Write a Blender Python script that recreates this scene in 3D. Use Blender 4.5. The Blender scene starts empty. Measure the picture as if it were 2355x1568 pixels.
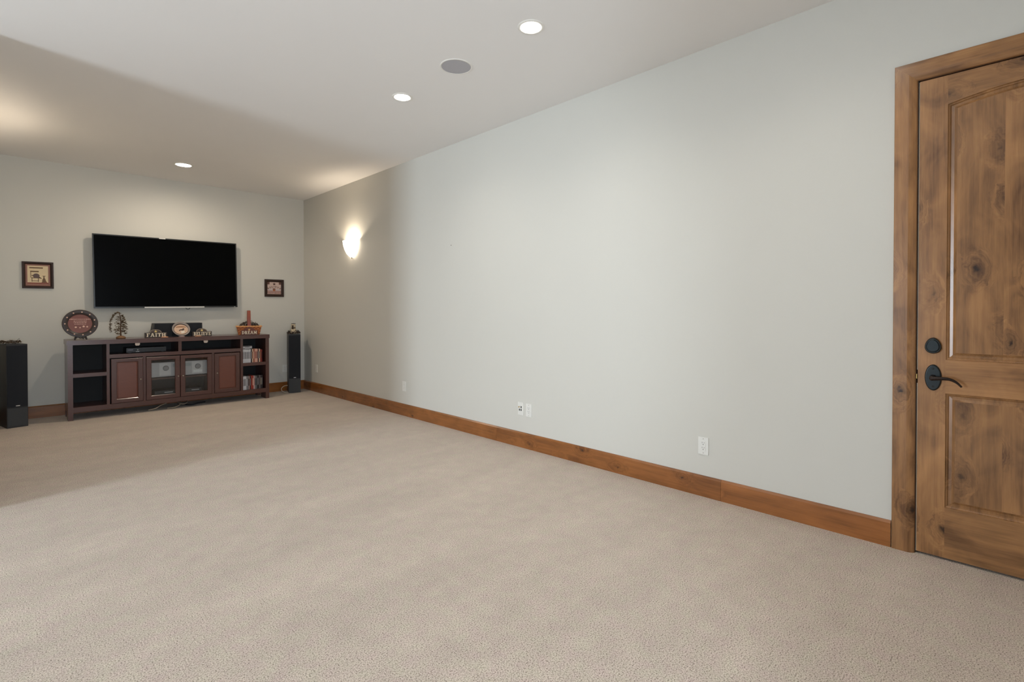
import bpy, bmesh, math, random
from mathutils import Vector, Matrix
random.seed(7)
S = bpy.context.scene
C = S.collection
PI = math.pi

# ------------------------------------------------------------------ camera
F_PX, W_PX, H_PX = 1156.0, 2355.0, 1568.0
CY = 725.0                                   # principal row; horizon at row 713
pitch = math.atan((CY - 713.0) / F_PX)
cam_d = bpy.data.cameras.new('camera'); cam = bpy.data.objects.new('camera', cam_d); C.objects.link(cam)
cam_d.sensor_fit = 'HORIZONTAL'; cam_d.sensor_width = 36.0
cam_d.lens = 36.0 * F_PX / W_PX
cam_d.shift_y = -(H_PX / 2 - CY) / W_PX
cam_d.clip_start = 0.02; cam_d.clip_end = 200
cam.location = (0, 0, 1.27)
cam.rotation_euler = (PI / 2 - pitch, 0, -math.radians(44.77))
S.camera = cam

# ------------------------------------------------------------------ world, exposure
SKY_STRENGTH = 43.0
w = bpy.data.worlds.new('world'); S.world = w; w.use_nodes = True
bg = w.node_tree.nodes['Background']
bg.inputs[0].default_value = (0.84, 0.955, 1.09, 1); bg.inputs[1].default_value = SKY_STRENGTH
vs = S.view_settings
vs.view_transform = 'Standard'; vs.look = 'None'; vs.gamma = 1.0; vs.exposure = 0.0; vs.use_curve_mapping = False

CAN_GLOW = 40.0          # brightness of the can lenses themselves
CAN_W, CAN_TV_W = 33.0, 64.0   # beam of the room cans and of the can over the television
SCONCE_W = 11.5          # bulb in each sconce
WARM = (1.0, 0.85, 0.67)
CAN_COL = (1.0, 0.95, 0.88)

# room (metres)
XR, YF, ZC = 3.344, 8.154, 3.04
XA, YA = -0.28, 4.58       # alcove side wall and where it ends
XL, YB = -5.3, -2.0        # window wall, wall behind the camera
FILL_WIN = (-0.40, 0.50, 0.5, 2.0)   # unseen window added for fill light behind the camera: x0 x1 z0 z1
WIN = (3.10, 4.15, 0.08, 2.70)   # patio window in the window wall: y0 y1 z0 z1
pd = bpy.data.lights.new('window_portal', 'AREA'); pd.shape = 'RECTANGLE'
pd.size = WIN[3] - WIN[2]; pd.size_y = WIN[1] - WIN[0]; pd.cycles.is_portal = True
po = bpy.data.objects.new('window_portal', pd); C.objects.link(po)
po.location = (XL - 0.16, (WIN[0] + WIN[1]) / 2, (WIN[2] + WIN[3]) / 2)
po.rotation_euler = (0, -PI / 2, 0)

pd2 = bpy.data.lights.new('window_portal', 'AREA'); pd2.shape = 'RECTANGLE'
pd2.size = FILL_WIN[1] - FILL_WIN[0]; pd2.size_y = FILL_WIN[3] - FILL_WIN[2]; pd2.cycles.is_portal = True
po2 = bpy.data.objects.new('window_portal', pd2); C.objects.link(po2)
po2.location = ((FILL_WIN[0] + FILL_WIN[1]) / 2, YB - 0.16, (FILL_WIN[2] + FILL_WIN[3]) / 2)  # portal of the added fill window
po2.rotation_euler = (PI / 2, 0, 0)

# ------------------------------------------------------------------ materials
def lin(c):
    return tuple((v / 255 / 12.92) if v / 255 <= 0.04045 else ((v / 255 + 0.055) / 1.055) ** 2.4 for v in c)
def new_mat(name):
    m = bpy.data.materials.new(name); m.use_nodes = True
    return m, m.node_tree.nodes, m.node_tree.links, m.node_tree.nodes['Principled BSDF']
MATS = {}
def mat(name, rgb, rough=0.6, metal=0.0, var=0.06, scale=30.0, bump=0.0, spec=0.5, coat=0.0, emit=0.0):
    if name in MATS: return MATS[name]
    m, N, L, B = new_mat(name)
    c = lin(rgb)
    tc = N.new('ShaderNodeTexCoord'); nz = N.new('ShaderNodeTexNoise')
    nz.inputs['Scale'].default_value = scale; nz.inputs['Detail'].default_value = 3
    L.new(tc.outputs['Object'], nz.inputs['Vector'])
    mx = N.new('ShaderNodeMix'); mx.data_type = 'RGBA'
    mx.inputs[6].default_value = (*[max(0, v * (1 - var)) for v in c], 1)
    mx.inputs[7].default_value = (*[min(1, v * (1 + var)) for v in c], 1)
    L.new(nz.outputs[0], mx.inputs[0]); L.new(mx.outputs[2], B.inputs['Base Color'])
    B.inputs['Roughness'].default_value = rough; B.inputs['Metallic'].default_value = metal
    B.inputs['Specular IOR Level'].default_value = spec; B.inputs['Coat Weight'].default_value = coat
    if bump:
        b = N.new('ShaderNodeBump'); b.inputs['Strength'].default_value = bump; b.inputs['Distance'].default_value = 0.002
        L.new(nz.outputs[0], b.inputs['Height']); L.new(b.outputs[0], B.inputs['Normal'])
    MATS[name] = m; return m

def glow(name, rgb, strength):
    m, N, L, B = new_mat(name)
    B.inputs['Base Color'].default_value = (0.8, 0.78, 0.72, 1)
    B.inputs['Emission Color'].default_value = (*rgb, 1); B.inputs['Emission Strength'].default_value = strength
    return m

def paint(name, rgb, peel=0.06):
    m, N, L, B = new_mat(name)
    c = lin(rgb)
    tc = N.new('ShaderNodeTexCoord')
    a = N.new('ShaderNodeTexNoise'); a.inputs['Scale'].default_value = 120; a.inputs['Detail'].default_value = 2
    b = N.new('ShaderNodeTexNoise'); b.inputs['Scale'].default_value = 1.3
    L.new(tc.outputs['Object'], a.inputs['Vector']); L.new(tc.outputs['Object'], b.inputs['Vector'])
    mx = N.new('ShaderNodeMix'); mx.data_type = 'RGBA'
    mx.inputs[6].default_value = (*[v * 0.985 for v in c], 1); mx.inputs[7].default_value = (*[min(1, v * 1.015) for v in c], 1)
    L.new(b.outputs[0], mx.inputs[0]); L.new(mx.outputs[2], B.inputs['Base Color'])
    bp = N.new('ShaderNodeBump'); bp.inputs['Strength'].default_value = peel; bp.inputs['Distance'].default_value = 0.002
    L.new(a.outputs[0], bp.inputs['Height']); L.new(bp.outputs[0], B.inputs['Normal'])
    B.inputs['Roughness'].default_value = 0.75; B.inputs['Specular IOR Level'].default_value = 0.25
    return m

def carpet():
    m, N, L, B = new_mat('carpet')
    tc = N.new('ShaderNodeTexCoord')
    def noise(s, d=2.0, vec=None):
        n = N.new('ShaderNodeTexNoise'); n.inputs['Scale'].default_value = s; n.inputs['Detail'].default_value = d
        L.new(vec or tc.outputs['Object'], n.inputs['Vector']); return n.outputs[0]
    f = noise(200, 2.5)
    r = N.new('ShaderNodeValToRGB'); e = r.color_ramp.elements
    e[0].position = 0.30; e[0].color = (*lin((110, 96, 82)), 1)
    e[1].position = 0.50; e[1].color = (*lin((199, 184, 168)), 1)
    x = e.new(0.41); x.color = (*lin((172, 157, 141)), 1)
    x = e.new(0.66); x.color = (*lin((217, 203, 188)), 1)
    L.new(f, r.inputs[0])
    # pile lean left by the vacuum, long soft strokes across the room
    mp = N.new('ShaderNodeMapping'); mp.inputs['Scale'].default_value = (0.5, 1.9, 1); mp.inputs['Rotation'].default_value = (0, 0, 0.18)
    L.new(tc.outputs['Object'], mp.inputs['Vector'])
    v = noise(1.5, 2.0, mp.outputs[0]); k = noise(9, 3.0)
    a = N.new('ShaderNodeMapRange'); a.inputs[1].default_value = 0.3; a.inputs[2].default_value = 0.7
    a.inputs[3].default_value = 0.94; a.inputs[4].default_value = 1.06; L.new(v, a.inputs[0])
    b = N.new('ShaderNodeMapRange'); b.inputs[1].default_value = 0.3; b.inputs[2].default_value = 0.7
    b.inputs[3].default_value = 0.95; b.inputs[4].default_value = 1.04; L.new(k, b.inputs[0])
    mu = N.new('ShaderNodeMath'); mu.operation = 'MULTIPLY'; L.new(a.outputs[0], mu.inputs[0]); L.new(b.outputs[0], mu.inputs[1])
    vm = N.new('ShaderNodeVectorMath'); vm.operation = 'SCALE'; L.new(r.outputs[0], vm.inputs[0]); L.new(mu.outputs[0], vm.inputs['Scale'])
    hs = N.new('ShaderNodeHueSaturation'); hn = noise(16, 2.0)
    h1 = N.new('ShaderNodeMapRange'); h1.inputs[1].default_value = 0.3; h1.inputs[2].default_value = 0.7; h1.inputs[3].default_value = 0.478; h1.inputs[4].default_value = 0.516
    L.new(hn, h1.inputs[0]); L.new(h1.outputs[0], hs.inputs['Hue']); L.new(vm.outputs[0], hs.inputs['Color'])
    L.new(hs.outputs[0], B.inputs['Base Color'])
    bp = N.new('ShaderNodeBump'); bp.inputs['Strength'].default_value = 0.38; bp.inputs['Distance'].default_value = 0.006
    L.new(f, bp.inputs['Height']); L.new(bp.outputs[0], B.inputs['Normal'])
    B.inputs['Roughness'].default_value = 0.95; B.inputs['Specular IOR Level'].default_value = 0.05
    B.inputs['Sheen Weight'].default_value = 0.15
    return m

def alder(name, axis, light, dark, knot=(44, 27, 17), kscale=3.9, rough=0.27, depth=0, keep=0.30, ks=1.0, bw=0.44):
    """knotty alder; axis = grain direction, depth = the thin direction of the piece (0 x, 1 y, 2 z)"""
    m, N, L, B = new_mat(name)
    tc = N.new('ShaderNodeTexCoord'); oi = N.new('ShaderNodeObjectInfo')
    mul = N.new('ShaderNodeMath'); mul.operation = 'MULTIPLY'; mul.inputs[1].default_value = 37.0
    L.new(oi.outputs['Random'], mul.inputs[0])
    ad = N.new('ShaderNodeVectorMath'); ad.operation = 'ADD'
    L.new(tc.outputs['Object'], ad.inputs[0]); L.new(mul.outputs[0], ad.inputs[1])
    def mapped(along, across, thin=None):
        sc = [across] * 3; sc[axis] = along
        if thin is not None: sc[depth] = thin
        mp = N.new('ShaderNodeMapping'); mp.inputs['Scale'].default_value = sc; L.new(ad.outputs[0], mp.inputs['Vector']); return mp.outputs[0]
    def noise(vec, scale, detail, dist=0.0):
        n = N.new('ShaderNodeTexNoise'); n.inputs['Scale'].default_value = scale; n.inputs['Detail'].default_value = detail; n.inputs['Distortion'].default_value = dist
        L.new(vec, n.inputs['Vector']); return n.outputs[0]
    def rng(src, a, b, c, d, smooth=True):
        r = N.new('ShaderNodeMapRange')
        if smooth: r.interpolation_type = 'SMOOTHSTEP'
        for k, v in zip((1, 2, 3, 4), (a, b, c, d)): r.inputs[k].default_value = v
        L.new(src, r.inputs[0]); return r.outputs[0]
    def math2(op, a, b):
        n = N.new('ShaderNodeMath'); n.operation = op
        for k, v in enumerate((a, b)):
            if isinstance(v, (int, float)): n.inputs[k].default_value = v
            else: L.new(v, n.inputs[k])
        return n.outputs[0]
    # knots: one possible knot per cell, jittered outline, only some cells grow one
    kv = N.new('ShaderNodeVectorMath'); kv.operation = 'ADD'
    wob = noise(mapped(30, 30), 1.0, 2.0); wv = N.new('ShaderNodeVectorMath'); wv.operation = 'SCALE'
    wc = N.new('ShaderNodeCombineXYZ')
    for k in range(3): L.new(math2('SUBTRACT', wob, 0.5), wc.inputs[k])
    L.new(wc.outputs[0], wv.inputs[0]); wv.inputs['Scale'].default_value = 0.05
    sx = N.new('ShaderNodeSeparateXYZ'); L.new(mapped(0.8, 1.25), sx.inputs[0]); cxy = N.new('ShaderNodeCombineXYZ')
    L.new(sx.outputs[axis], cxy.inputs[0]); L.new(sx.outputs[3 - axis - depth], cxy.inputs[1])
    L.new(cxy.outputs[0], kv.inputs[0]); L.new(wv.outputs[0], kv.inputs[1])
    vo = N.new('ShaderNodeTexVoronoi'); vo.voronoi_dimensions = '2D'; vo.inputs['Scale'].default_value = kscale; L.new(kv.outputs[0], vo.inputs['Vector'])
    d = vo.outputs['Distance']
    sep = N.new('ShaderNodeSeparateColor'); L.new(vo.outputs['Color'], sep.inputs[0])
    has = rng(sep.outputs[0], keep, keep + .25, 0.0, 1.0)
    pull = math2('MULTIPLY', rng(d, 0.0, 0.40, 1.0, 0.0), has)
    # grain that flows round the knots
    gv = N.new('ShaderNodeVectorMath'); gv.operation = 'ADD'
    L.new(mapped(1.3, 15), gv.inputs[0]); L.new(math2('MULTIPLY', pull, 2.4), gv.inputs[1])
    grain = noise(gv.outputs[0], 1.0, 4.0, 0.8)
    gv2 = N.new('ShaderNodeVectorMath'); gv2.operation = 'ADD'
    L.new(mapped(2.0, 70), gv2.inputs[0]); L.new(math2('MULTIPLY', pull, 7.0), gv2.inputs[1])
    lines = noise(gv2.outputs[0], 1.0, 2.0, 0.4)
    fine = noise(mapped(12, 260), 1.0, 3.0)
    blot = noise(mapped(3.2, 6.5), 1.0, 3.0, 1.2)
    v = math2('ADD', math2('MULTIPLY', grain, 0.38), math2('MULTIPLY', lines, 0.20))
    v = math2('ADD', v, math2('MULTIPLY', fine, 0.14))
    v = math2('ADD', v, math2('MULTIPLY', blot, bw))
    v = math2('ADD', v, (0.44 - bw) * 0.5)
    v = math2('SUBTRACT', v, math2('MULTIPLY', pull, 0.07 * ks))
    r = N.new('ShaderNodeValToRGB'); e = r.color_ramp.elements
    e[0].position = 0.40; e[0].color = (*lin(dark), 1); e[1].position = 0.72; e[1].color = (*lin(light), 1)
    x = e.new(0.55); x.color = (*lin(tuple(int(dark[i] * 0.40 + light[i] * 0.60) for i in range(3))), 1)
    L.new(v, r.inputs[0])
    hv = N.new('ShaderNodeHueSaturation')
    L.new(rng(oi.outputs['Random'], 0, 1, 0.84, 1.12, False), hv.inputs['Value']); L.new(r.outputs[0], hv.inputs['Color'])
    core = math2('MULTIPLY', rng(d, 0.012 * ks, 0.075 * ks, 0.95, 0.0), has)
    halo = math2('MULTIPLY', rng(d, 0.03 * ks, 0.22 * ks, 0.42, 0.0), has)
    mx0 = N.new('ShaderNodeMix'); mx0.data_type = 'RGBA'; mx0.inputs[7].default_value = (*lin(tuple(int(c * .62) for c in dark)), 1)
    L.new(halo, mx0.inputs[0]); L.new(hv.outputs[0], mx0.inputs[6])
    mx = N.new('ShaderNodeMix'); mx.data_type = 'RGBA'; mx.inputs[7].default_value = (*lin(knot), 1)
    L.new(core, mx.inputs[0]); L.new(mx0.outputs[2], mx.inputs[6]); L.new(mx.outputs[2], B.inputs['Base Color'])
    bp = N.new('ShaderNodeBump'); bp.inputs['Strength'].default_value = 0.08; bp.inputs['Distance'].default_value = 0.001
    L.new(fine, bp.inputs['Height']); L.new(bp.outputs[0], B.inputs['Normal'])
    B.inputs['Roughness'].default_value = rough; B.inputs['Coat Weight'].default_value = 0.2; B.inputs['Coat Roughness'].default_value = 0.22
    return m

def stained(name, rgb, rough=0.3):
    m, N, L, B = new_mat(name); c = lin(rgb)
    tc = N.new('ShaderNodeTexCoord'); mp = N.new('ShaderNodeMapping'); mp.inputs['Scale'].default_value = (14, 14, 60)
    n = N.new('ShaderNodeTexNoise'); n.inputs['Scale'].default_value = 1.0; n.inputs['Detail'].default_value = 4
    L.new(tc.outputs['Object'], mp.inputs[0]); L.new(mp.outputs[0], n.inputs['Vector'])
    mx = N.new('ShaderNodeMix'); mx.data_type = 'RGBA'
    mx.inputs[6].default_value = (*[v * 0.82 for v in c], 1); mx.inputs[7].default_value = (*[v * 1.15 for v in c], 1)
    L.new(n.outputs[0], mx.inputs[0]); L.new(mx.outputs[2], B.inputs['Base Color'])
    B.inputs['Roughness'].default_value = rough; B.inputs['Coat Weight'].default_value = 0.4; B.inputs['Coat Roughness'].default_value = 0.15
    return m

def pane_mat():
    m, N, L, B = new_mat('cabinet_glass')
    out = N['Material Output']; N.remove(B)
    tr = N.new('ShaderNodeBsdfTransparent'); tr.inputs[0].default_value = (0.93, 0.94, 0.94, 1)
    gl = N.new('ShaderNodeBsdfGlossy'); gl.inputs['Roughness'].default_value = 0.03
    fr = N.new('ShaderNodeFresnel'); fr.inputs[0].default_value = 1.5
    mx = N.new('ShaderNodeMixShader'); L.new(fr.outputs[0], mx.inputs[0]); L.new(tr.outputs[0], mx.inputs[1]); L.new(gl.outputs[0], mx.inputs[2])
    L.new(mx.outputs[0], out.inputs[0]); return m

M_wall = paint('wall_paint', (211, 208, 199))
M_ceil = paint('ceiling_paint', (240, 237, 234), 0.04)
M_carpet = carpet()
A_L, A_D = (172, 124, 78), (96, 64, 39)
M_aldz = alder('alder_upright', 2, A_L, A_D)
M_aldy = alder('alder_lengthwise', 1, A_L, A_D)
B_L, B_D = (160, 100, 50), (104, 60, 27)
M_bby = alder('baseboard_alder_y', 1, B_L, B_D, kscale=4.2, keep=.42, ks=.58, bw=.30)
M_bbx = alder('baseboard_alder_x', 0, B_L, B_D, kscale=4.2, depth=1, keep=.42, ks=.58, bw=.30)
M_cons = stained('espresso_stain', (82, 50, 43), 0.30)
M_consd = stained('espresso_stain_door', (108, 60, 46), 0.30)
M_back = mat('black_backing', (26, 25, 25), 0.7)
M_glass = pane_mat()
M_black = mat('black_plastic', (22, 22, 23), 0.35)
M_screen = mat('tv_screen', (1, 1, 1), 0.3, var=0, spec=0.05)
M_bezel = mat('tv_bezel', (40, 41, 40), 0.3)
M_silver = mat('silver', (205, 203, 200), 0.35, 0.6)
M_pewter = mat('pewter', (170, 160, 148), 0.3, 0.9)
M_grille = mat('speaker_cloth', (24, 27, 33), 0.9, scale=600, bump=0.3)
M_vinyl = mat('speaker_vinyl', (38, 35, 34), 0.5)
M_panel = mat('speaker_panel', (48, 49, 50), 0.6)
M_white = mat('white_plastic', (228, 226, 219), 0.4, var=0.02)
M_hole = mat('socket_dark', (44, 42, 38), 0.7)
M_frame = mat('dark_frame', (52, 34, 26), 0.5, spec=.3)
M_bronze = mat('oil_rubbed_bronze', (36, 42, 44), 0.38, 0.55, var=0.15, scale=60)
M_bronze2 = mat('bronze_lever', (52, 42, 38), 0.3, 0.7, var=0.15, scale=60)
M_brass = mat('brass', (190, 160, 96), 0.35, 0.9)
M_cream = mat('cream_paint', (232, 218, 192), 0.6)

# ------------------------------------------------------------------ mesh helpers
OFF = {}
def obj(name, bm, m, parent=None, smooth=False, local=False, bevel=0.0, seg=2):
    """one mesh object; with a parent the world coordinates are moved into the parent's frame"""
    if bevel:
        es = [e for e in bm.edges if len(e.link_faces) == 2 and e.calc_face_angle(0) > 0.6]
        bmesh.ops.bevel(bm, geom=es, offset=bevel, segments=seg, affect='EDGES', profile=0.5)
    off = Vector((0, 0, 0))
    if parent is not None and not local: off = OFF.get(parent.name, off)
    if off.length: bmesh.ops.translate(bm, vec=-off, verts=bm.verts)
    bmesh.ops.recalc_face_normals(bm, faces=bm.faces)
    me = bpy.data.meshes.new(name); bm.to_mesh(me); bm.free()
    for mm in (m if isinstance(m, (list, tuple)) else [m]): me.materials.append(mm)
    if smooth:
        for p in me.polygons: p.use_smooth = True
    o = bpy.data.objects.new(name, me); C.objects.link(o)
    if parent is not None: o.parent = parent; OFF[o.name] = off
    return o
def tag(o, label, cat, group=None):
    o['label'] = label; o['category'] = cat
    if group: o['group'] = group
    return o
def thing(name, loc, label=None, cat=None, group=None, rotz=0.0):
    o = bpy.data.objects.new(name, None); C.objects.link(o); o.location = loc; o.rotation_euler = (0, 0, rotz)
    o.empty_display_size = 0.1
    OFF[o.name] = Vector(loc)
    if label: tag(o, label, cat, group)
    return o
def struct(o): o['kind'] = 'structure'; return o
def clone(o, parent=None, mats=None):
    c = o.copy(); C.objects.link(c); c.parent = parent
    for ch in o.children: clone(ch, c)
    return c
def box(x0, x1, y0, y1, z0, z1, bm=None, mi=0):
    bm = bm or bmesh.new()
    v = [bm.verts.new(p) for p in ((x0, y0, z0), (x1, y0, z0), (x1, y1, z0), (x0, y1, z0), (x0, y0, z1), (x1, y0, z1), (x1, y1, z1), (x0, y1, z1))]
    for f in ((0, 3, 2, 1), (4, 5, 6, 7), (0, 1, 5, 4), (1, 2, 6, 5), (2, 3, 7, 6), (3, 0, 4, 7)):
        bm.faces.new([v[i] for i in f]).material_index = mi
    return bm
def prism(pts, f0, f1, bm=None, mi=0):
    """polygon pts (2D) extruded between the maps f0 and f1 (2D -> 3D)"""
    bm = bm or bmesh.new()
    a = [bm.verts.new(f0(*p)) for p in pts]; b = [bm.verts.new(f1(*p)) for p in pts]
    n = len(pts)
    fs = [bm.faces.new(a), bm.faces.new(b[::-1])]
    for i in range(n): fs.append(bm.faces.new((a[i], b[i], b[(i + 1) % n], a[(i + 1) % n])))
    for f in fs: f.material_index = mi
    return bm
def pz(pts, y0, y1, bm=None, mi=0):      # polygon in x-z, thickness in y
    return prism(pts, lambda a, b: (a, y0, b), lambda a, b: (a, y1, b), bm, mi)
def px_(pts, x0, x1, bm=None, mi=0):     # polygon in y-z, thickness in x
    return prism(pts, lambda a, b: (x0, a, b), lambda a, b: (x1, a, b), bm, mi)
def lathe(prof, c=(0, 0, 0), n=32, axis='z', bm=None, a0=0.0, a1=2 * PI, mi=0):
    bm = bm or bmesh.new(); full = abs(a1 - a0 - 2 * PI) < 1e-6
    cols = n if full else n + 1
    rings = []
    for r, h in prof:
        ring = []
        for i in range(cols):
            a = a0 + (a1 - a0) * i / n; x, y = r * math.cos(a), r * math.sin(a)
            p = {'z': (x, y, h), 'y': (x, h, y), 'x': (h, x, y)}[axis]
            ring.append(bm.verts.new((p[0] + c[0], p[1] + c[1], p[2] + c[2])))
            if r < 1e-6: break
        rings.append(ring)
    for A, Bq in zip(rings, rings[1:]):
        for i in range(n):
            j = (i + 1) % cols
            q = [A[i % len(A)], A[j % len(A)] if len(A) > 1 else None, Bq[j % len(Bq)] if len(Bq) > 1 else None, Bq[i % len(Bq)]]
            q = [v for k, v in enumerate(q) if v is not None]
            q2 = []
            for v in q:
                if v not in q2: q2.append(v)
            if len(q2) > 2:
                try: bm.faces.new(q2).material_index = mi
                except ValueError: pass
    return bm
def tube(pts, r, n=8, bm=None, mi=0):
    bm = bm or bmesh.new(); pts = [Vector(p) for p in pts]
    rad = r if isinstance(r, (list, tuple)) else [r] * len(pts)
    rings = []; up = Vector((0.13, 0.21, 1)).normalized()
    for i, p in enumerate(pts):
        t = (pts[min(i + 1, len(pts) - 1)] - pts[max(i - 1, 0)]).normalized()
        s = t.cross(up)
        if s.length < 0.05: s = t.cross(Vector((1, 0, 0)))
        s.normalize(); u = s.cross(t)
        rings.append([bm.verts.new(p + (s * math.cos(2 * PI * k / n) + u * math.sin(2 * PI * k / n)) * rad[i]) for k in range(n)])
    for A, Bq in zip(rings, rings[1:]):
        for k in range(n): bm.faces.new((A[k], A[(k + 1) % n], Bq[(k + 1) % n], Bq[k])).material_index = mi
    bm.faces.new(rings[0][::-1]).material_index = mi; bm.faces.new(rings[-1]).material_index = mi
    return bm
def spline(ctrl, n=8):
    P = [Vector(p) for p in ctrl]; P = [P[0] * 2 - P[1]] + P + [P[-1] * 2 - P[-2]]; out = []
    for i in range(1, len(P) - 2):
        for k in range(n):
            t = k / n
            out.append(0.5 * ((2 * P[i]) + (P[i + 1] - P[i - 1]) * t + (2 * P[i - 1] - 5 * P[i] + 4 * P[i + 1] - P[i + 2]) * t * t + (3 * P[i] - P[i - 1] - 3 * P[i + 1] + P[i + 2]) * t ** 3))
    out.append(P[-2]); return out
def blob(bm, c, r, mi=0, rot=None):
    """small stretched octahedron-like ball"""
    M = Matrix.Translation(c) @ (rot.to_4x4() if rot else Matrix.Identity(4)) @ Matrix.Diagonal((*r, 1))
    res = bmesh.ops.create_icosphere(bm, subdivisions=1, radius=1.0, matrix=M)
    for v in res['verts']:
        for f in v.link_faces: f.material_index = mi
    return bm
def star(cx, cz, R, r=None, n=5, rot=PI / 2):
    r = r or R * 0.42
    return [(cx + (R if i % 2 == 0 else r) * math.cos(rot + i * PI / n), cz + (R if i % 2 == 0 else r) * math.sin(rot + i * PI / n)) for i in range(2 * n)]
def arc(cx, cz, rx, rz, a0, a1, n=14):
    return [(cx + rx * math.cos(a0 + (a1 - a0) * i / n), cz + rz * math.sin(a0 + (a1 - a0) * i / n)) for i in range(n + 1)]

# slab-serif capitals: strokes as quads in a unit-high cell
def _ln(x0, y0, x1, y1, t):
    d = Vector((x1 - x0, y1 - y0)); nrm = Vector((-d.y, d.x)).normalized() * t / 2
    return [(x0 - nrm.x, y0 - nrm.y), (x1 - nrm.x, y1 - nrm.y), (x1 + nrm.x, y1 + nrm.y), (x0 + nrm.x, y0 + nrm.y)]
def _bar(x0, x1, y, t=0.1): return [(x0, y - t / 2), (x1, y - t / 2), (x1, y + t / 2), (x0, y + t / 2)]
def _bowl(x, yb, yt, w_, t):
    cy, ry = (yb + yt) / 2, (yt - yb) / 2
    o = arc(x, cy, w_, ry, -PI / 2, PI / 2, 8); i = arc(x, cy, w_ - t, ry - 0.1, PI / 2, -PI / 2, 8)
    return [[o[k], o[k + 1], i[len(i) - 2 - k], i[len(i) - 1 - k]] for k in range(8)]
T = 0.2
def glyph(ch):
    s = lambda x, top=True: [_bar(x - 0.19, x + 0.19, 0.05)] + ([_bar(x - 0.19, x + 0.19, 0.95)] if top else [])
    if ch == 'I': return [_ln(.22, 0, .22, 1, T)] + s(.22), .44
    if ch == 'T': return [_ln(.34, 0, .34, 1, T), _bar(0, .68, .94, .13), _ln(.05, .72, .05, 1, .1), _ln(.63, .72, .63, 1, .1), _bar(.15, .53, .05)], .68
    if ch == 'L': return [_ln(.2, 0, .2, 1, T)] + s(.2) + [_bar(.1, .62, .06, .12), _ln(.58, 0, .58, .3, .1)], .64
    if ch == 'F': return [_ln(.2, 0, .2, 1, T)] + s(.2) + [_bar(.1, .64, .94, .12), _ln(.6, .7, .6, 1, .1), _bar(.2, .5, .52)], .66
    if ch == 'E': return [_ln(.2, 0, .2, 1, T)] + s(.2) + [_bar(.1, .62, .94, .12), _bar(.1, .64, .06, .12), _ln(.58, .72, .58, 1, .1), _ln(.6, 0, .6, .28, .1), _bar(.2, .48, .52), _ln(.46, .4, .46, .64, .08)], .67
    if ch == 'H': return [_ln(.2, 0, .2, 1, T), _ln(.66, 0, .66, 1, T), _bar(.2, .66, .5, .12)] + s(.2) + s(.66), .86
    if ch == 'A': return [_ln(.14, 0, .4, 1, .13), _ln(.68, 0, .44, 1, T), _bar(.22, .6, .33), _bar(0, .28, .05), _bar(.52, .84, .05)], .84
    if ch == 'V': return [_ln(.16, 1, .4, 0, T), _ln(.68, 1, .44, 0, .12), _bar(0, .32, .95), _bar(.56, .84, .95)], .84
    if ch == 'M': return [_ln(.15, 0, .19, 1, .12), _ln(.2, 1, .46, .2, .18), _ln(.74, 1, .48, .2, .12), _ln(.78, 0, .75, 1, T), _bar(0, .3, .05), _bar(.6, .95, .05), _bar(.06, .26, .95), _bar(.68, .9, .95)], .96
    if ch == 'B': return [_ln(.2, 0, .2, 1, T)] + s(.2) + _bowl(.28, .5, 1, .32, .17) + _bowl(.28, 0, .55, .36, .18), .68
    if ch == 'R': return [_ln(.2, 0, .2, 1, T)] + s(.2) + _bowl(.28, .46, 1, .34, .17) + [_ln(.38, .5, .6, 0, T), _bar(.5, .76, .05)], .76
    if ch == 'D': return [_ln(.2, 0, .2, 1, T)] + s(.2) + _bowl(.26, 0, 1, .48, .2), .76
    return [], .4
def word(txt, x0, x1, z0, z1, y0, y1, gap=0.05, bm=None, mi=0, fn=None):
    bm = bm or bmesh.new()
    gl = [glyph(c) for c in txt]; tot = sum(g[1] for g in gl) + gap * (len(gl) - 1)
    sx, x = (x1 - x0) / tot, 0.0
    for polys, wd in gl:
        for k, p in enumerate(polys):
            q = [(x0 + (x + a) * sx, z0 + b * (z1 - z0)) for a, b in p]
            if fn: q = [fn(*t) for t in q]
            pz(q, y0 - k * 0.00002, y1, bm, mi)
        x += wd + gap
    return bm

# ================================================================== SETTING
bm = bmesh.new(); fv = [bm.verts.new(p) for p in ((XL, YB, 0), (XR + .2, YB, 0), (XR + .2, YF + .1, 0), (XL, YF + .1, 0))]; bm.faces.new(fv)
o = obj('floor', box(XL - .2, XR + .2, YB - .2, YF + .2, -0.1, 0), M_carpet); struct(o); bm.free()
struct(obj('ceiling', box(XL - .2, XR + .2, YB - .2, YF + .2, ZC, ZC + .12), M_ceil))
struct(obj('wall_far', box(XA - .15, XR + .15, YF, YF + .15, 0, ZC), M_wall))
DY0, DY1, DZ = -0.545, 0.380, 2.462                     # door opening
struct(obj('wall_right', px_([(YB, 0), (DY0, 0), (DY0, DZ), (DY1, DZ), (DY1, 0), (YF, 0), (YF, ZC), (YB, ZC)], XR, XR + .15), M_wall))
struct(obj('wall_alcove', box(XA - .15, XA, YA, YF, 0, ZC), M_wall))
struct(obj('wall_return', box(XL - .15, XA - .15, YA, YA + .15, 0, ZC), M_wall))
bm = bmesh.new(); wx0, wx1, wz0, wz1 = FILL_WIN
box(XL - .15, wx0, YB - .15, YB, 0, ZC, bm); box(wx1, XR + .15, YB - .15, YB, 0, ZC, bm); box(wx0, wx1, YB - .15, YB, 0, wz0, bm); box(wx0, wx1, YB - .15, YB, wz1, ZC, bm)
struct(obj('wall_back', bm, M_wall))
w2 = thing('fill_window', ((wx0 + wx1) / 2, YB, wz0)); struct(w2)  # added out of view so daylight fills the near floor and ceiling
bm = bmesh.new()
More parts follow.
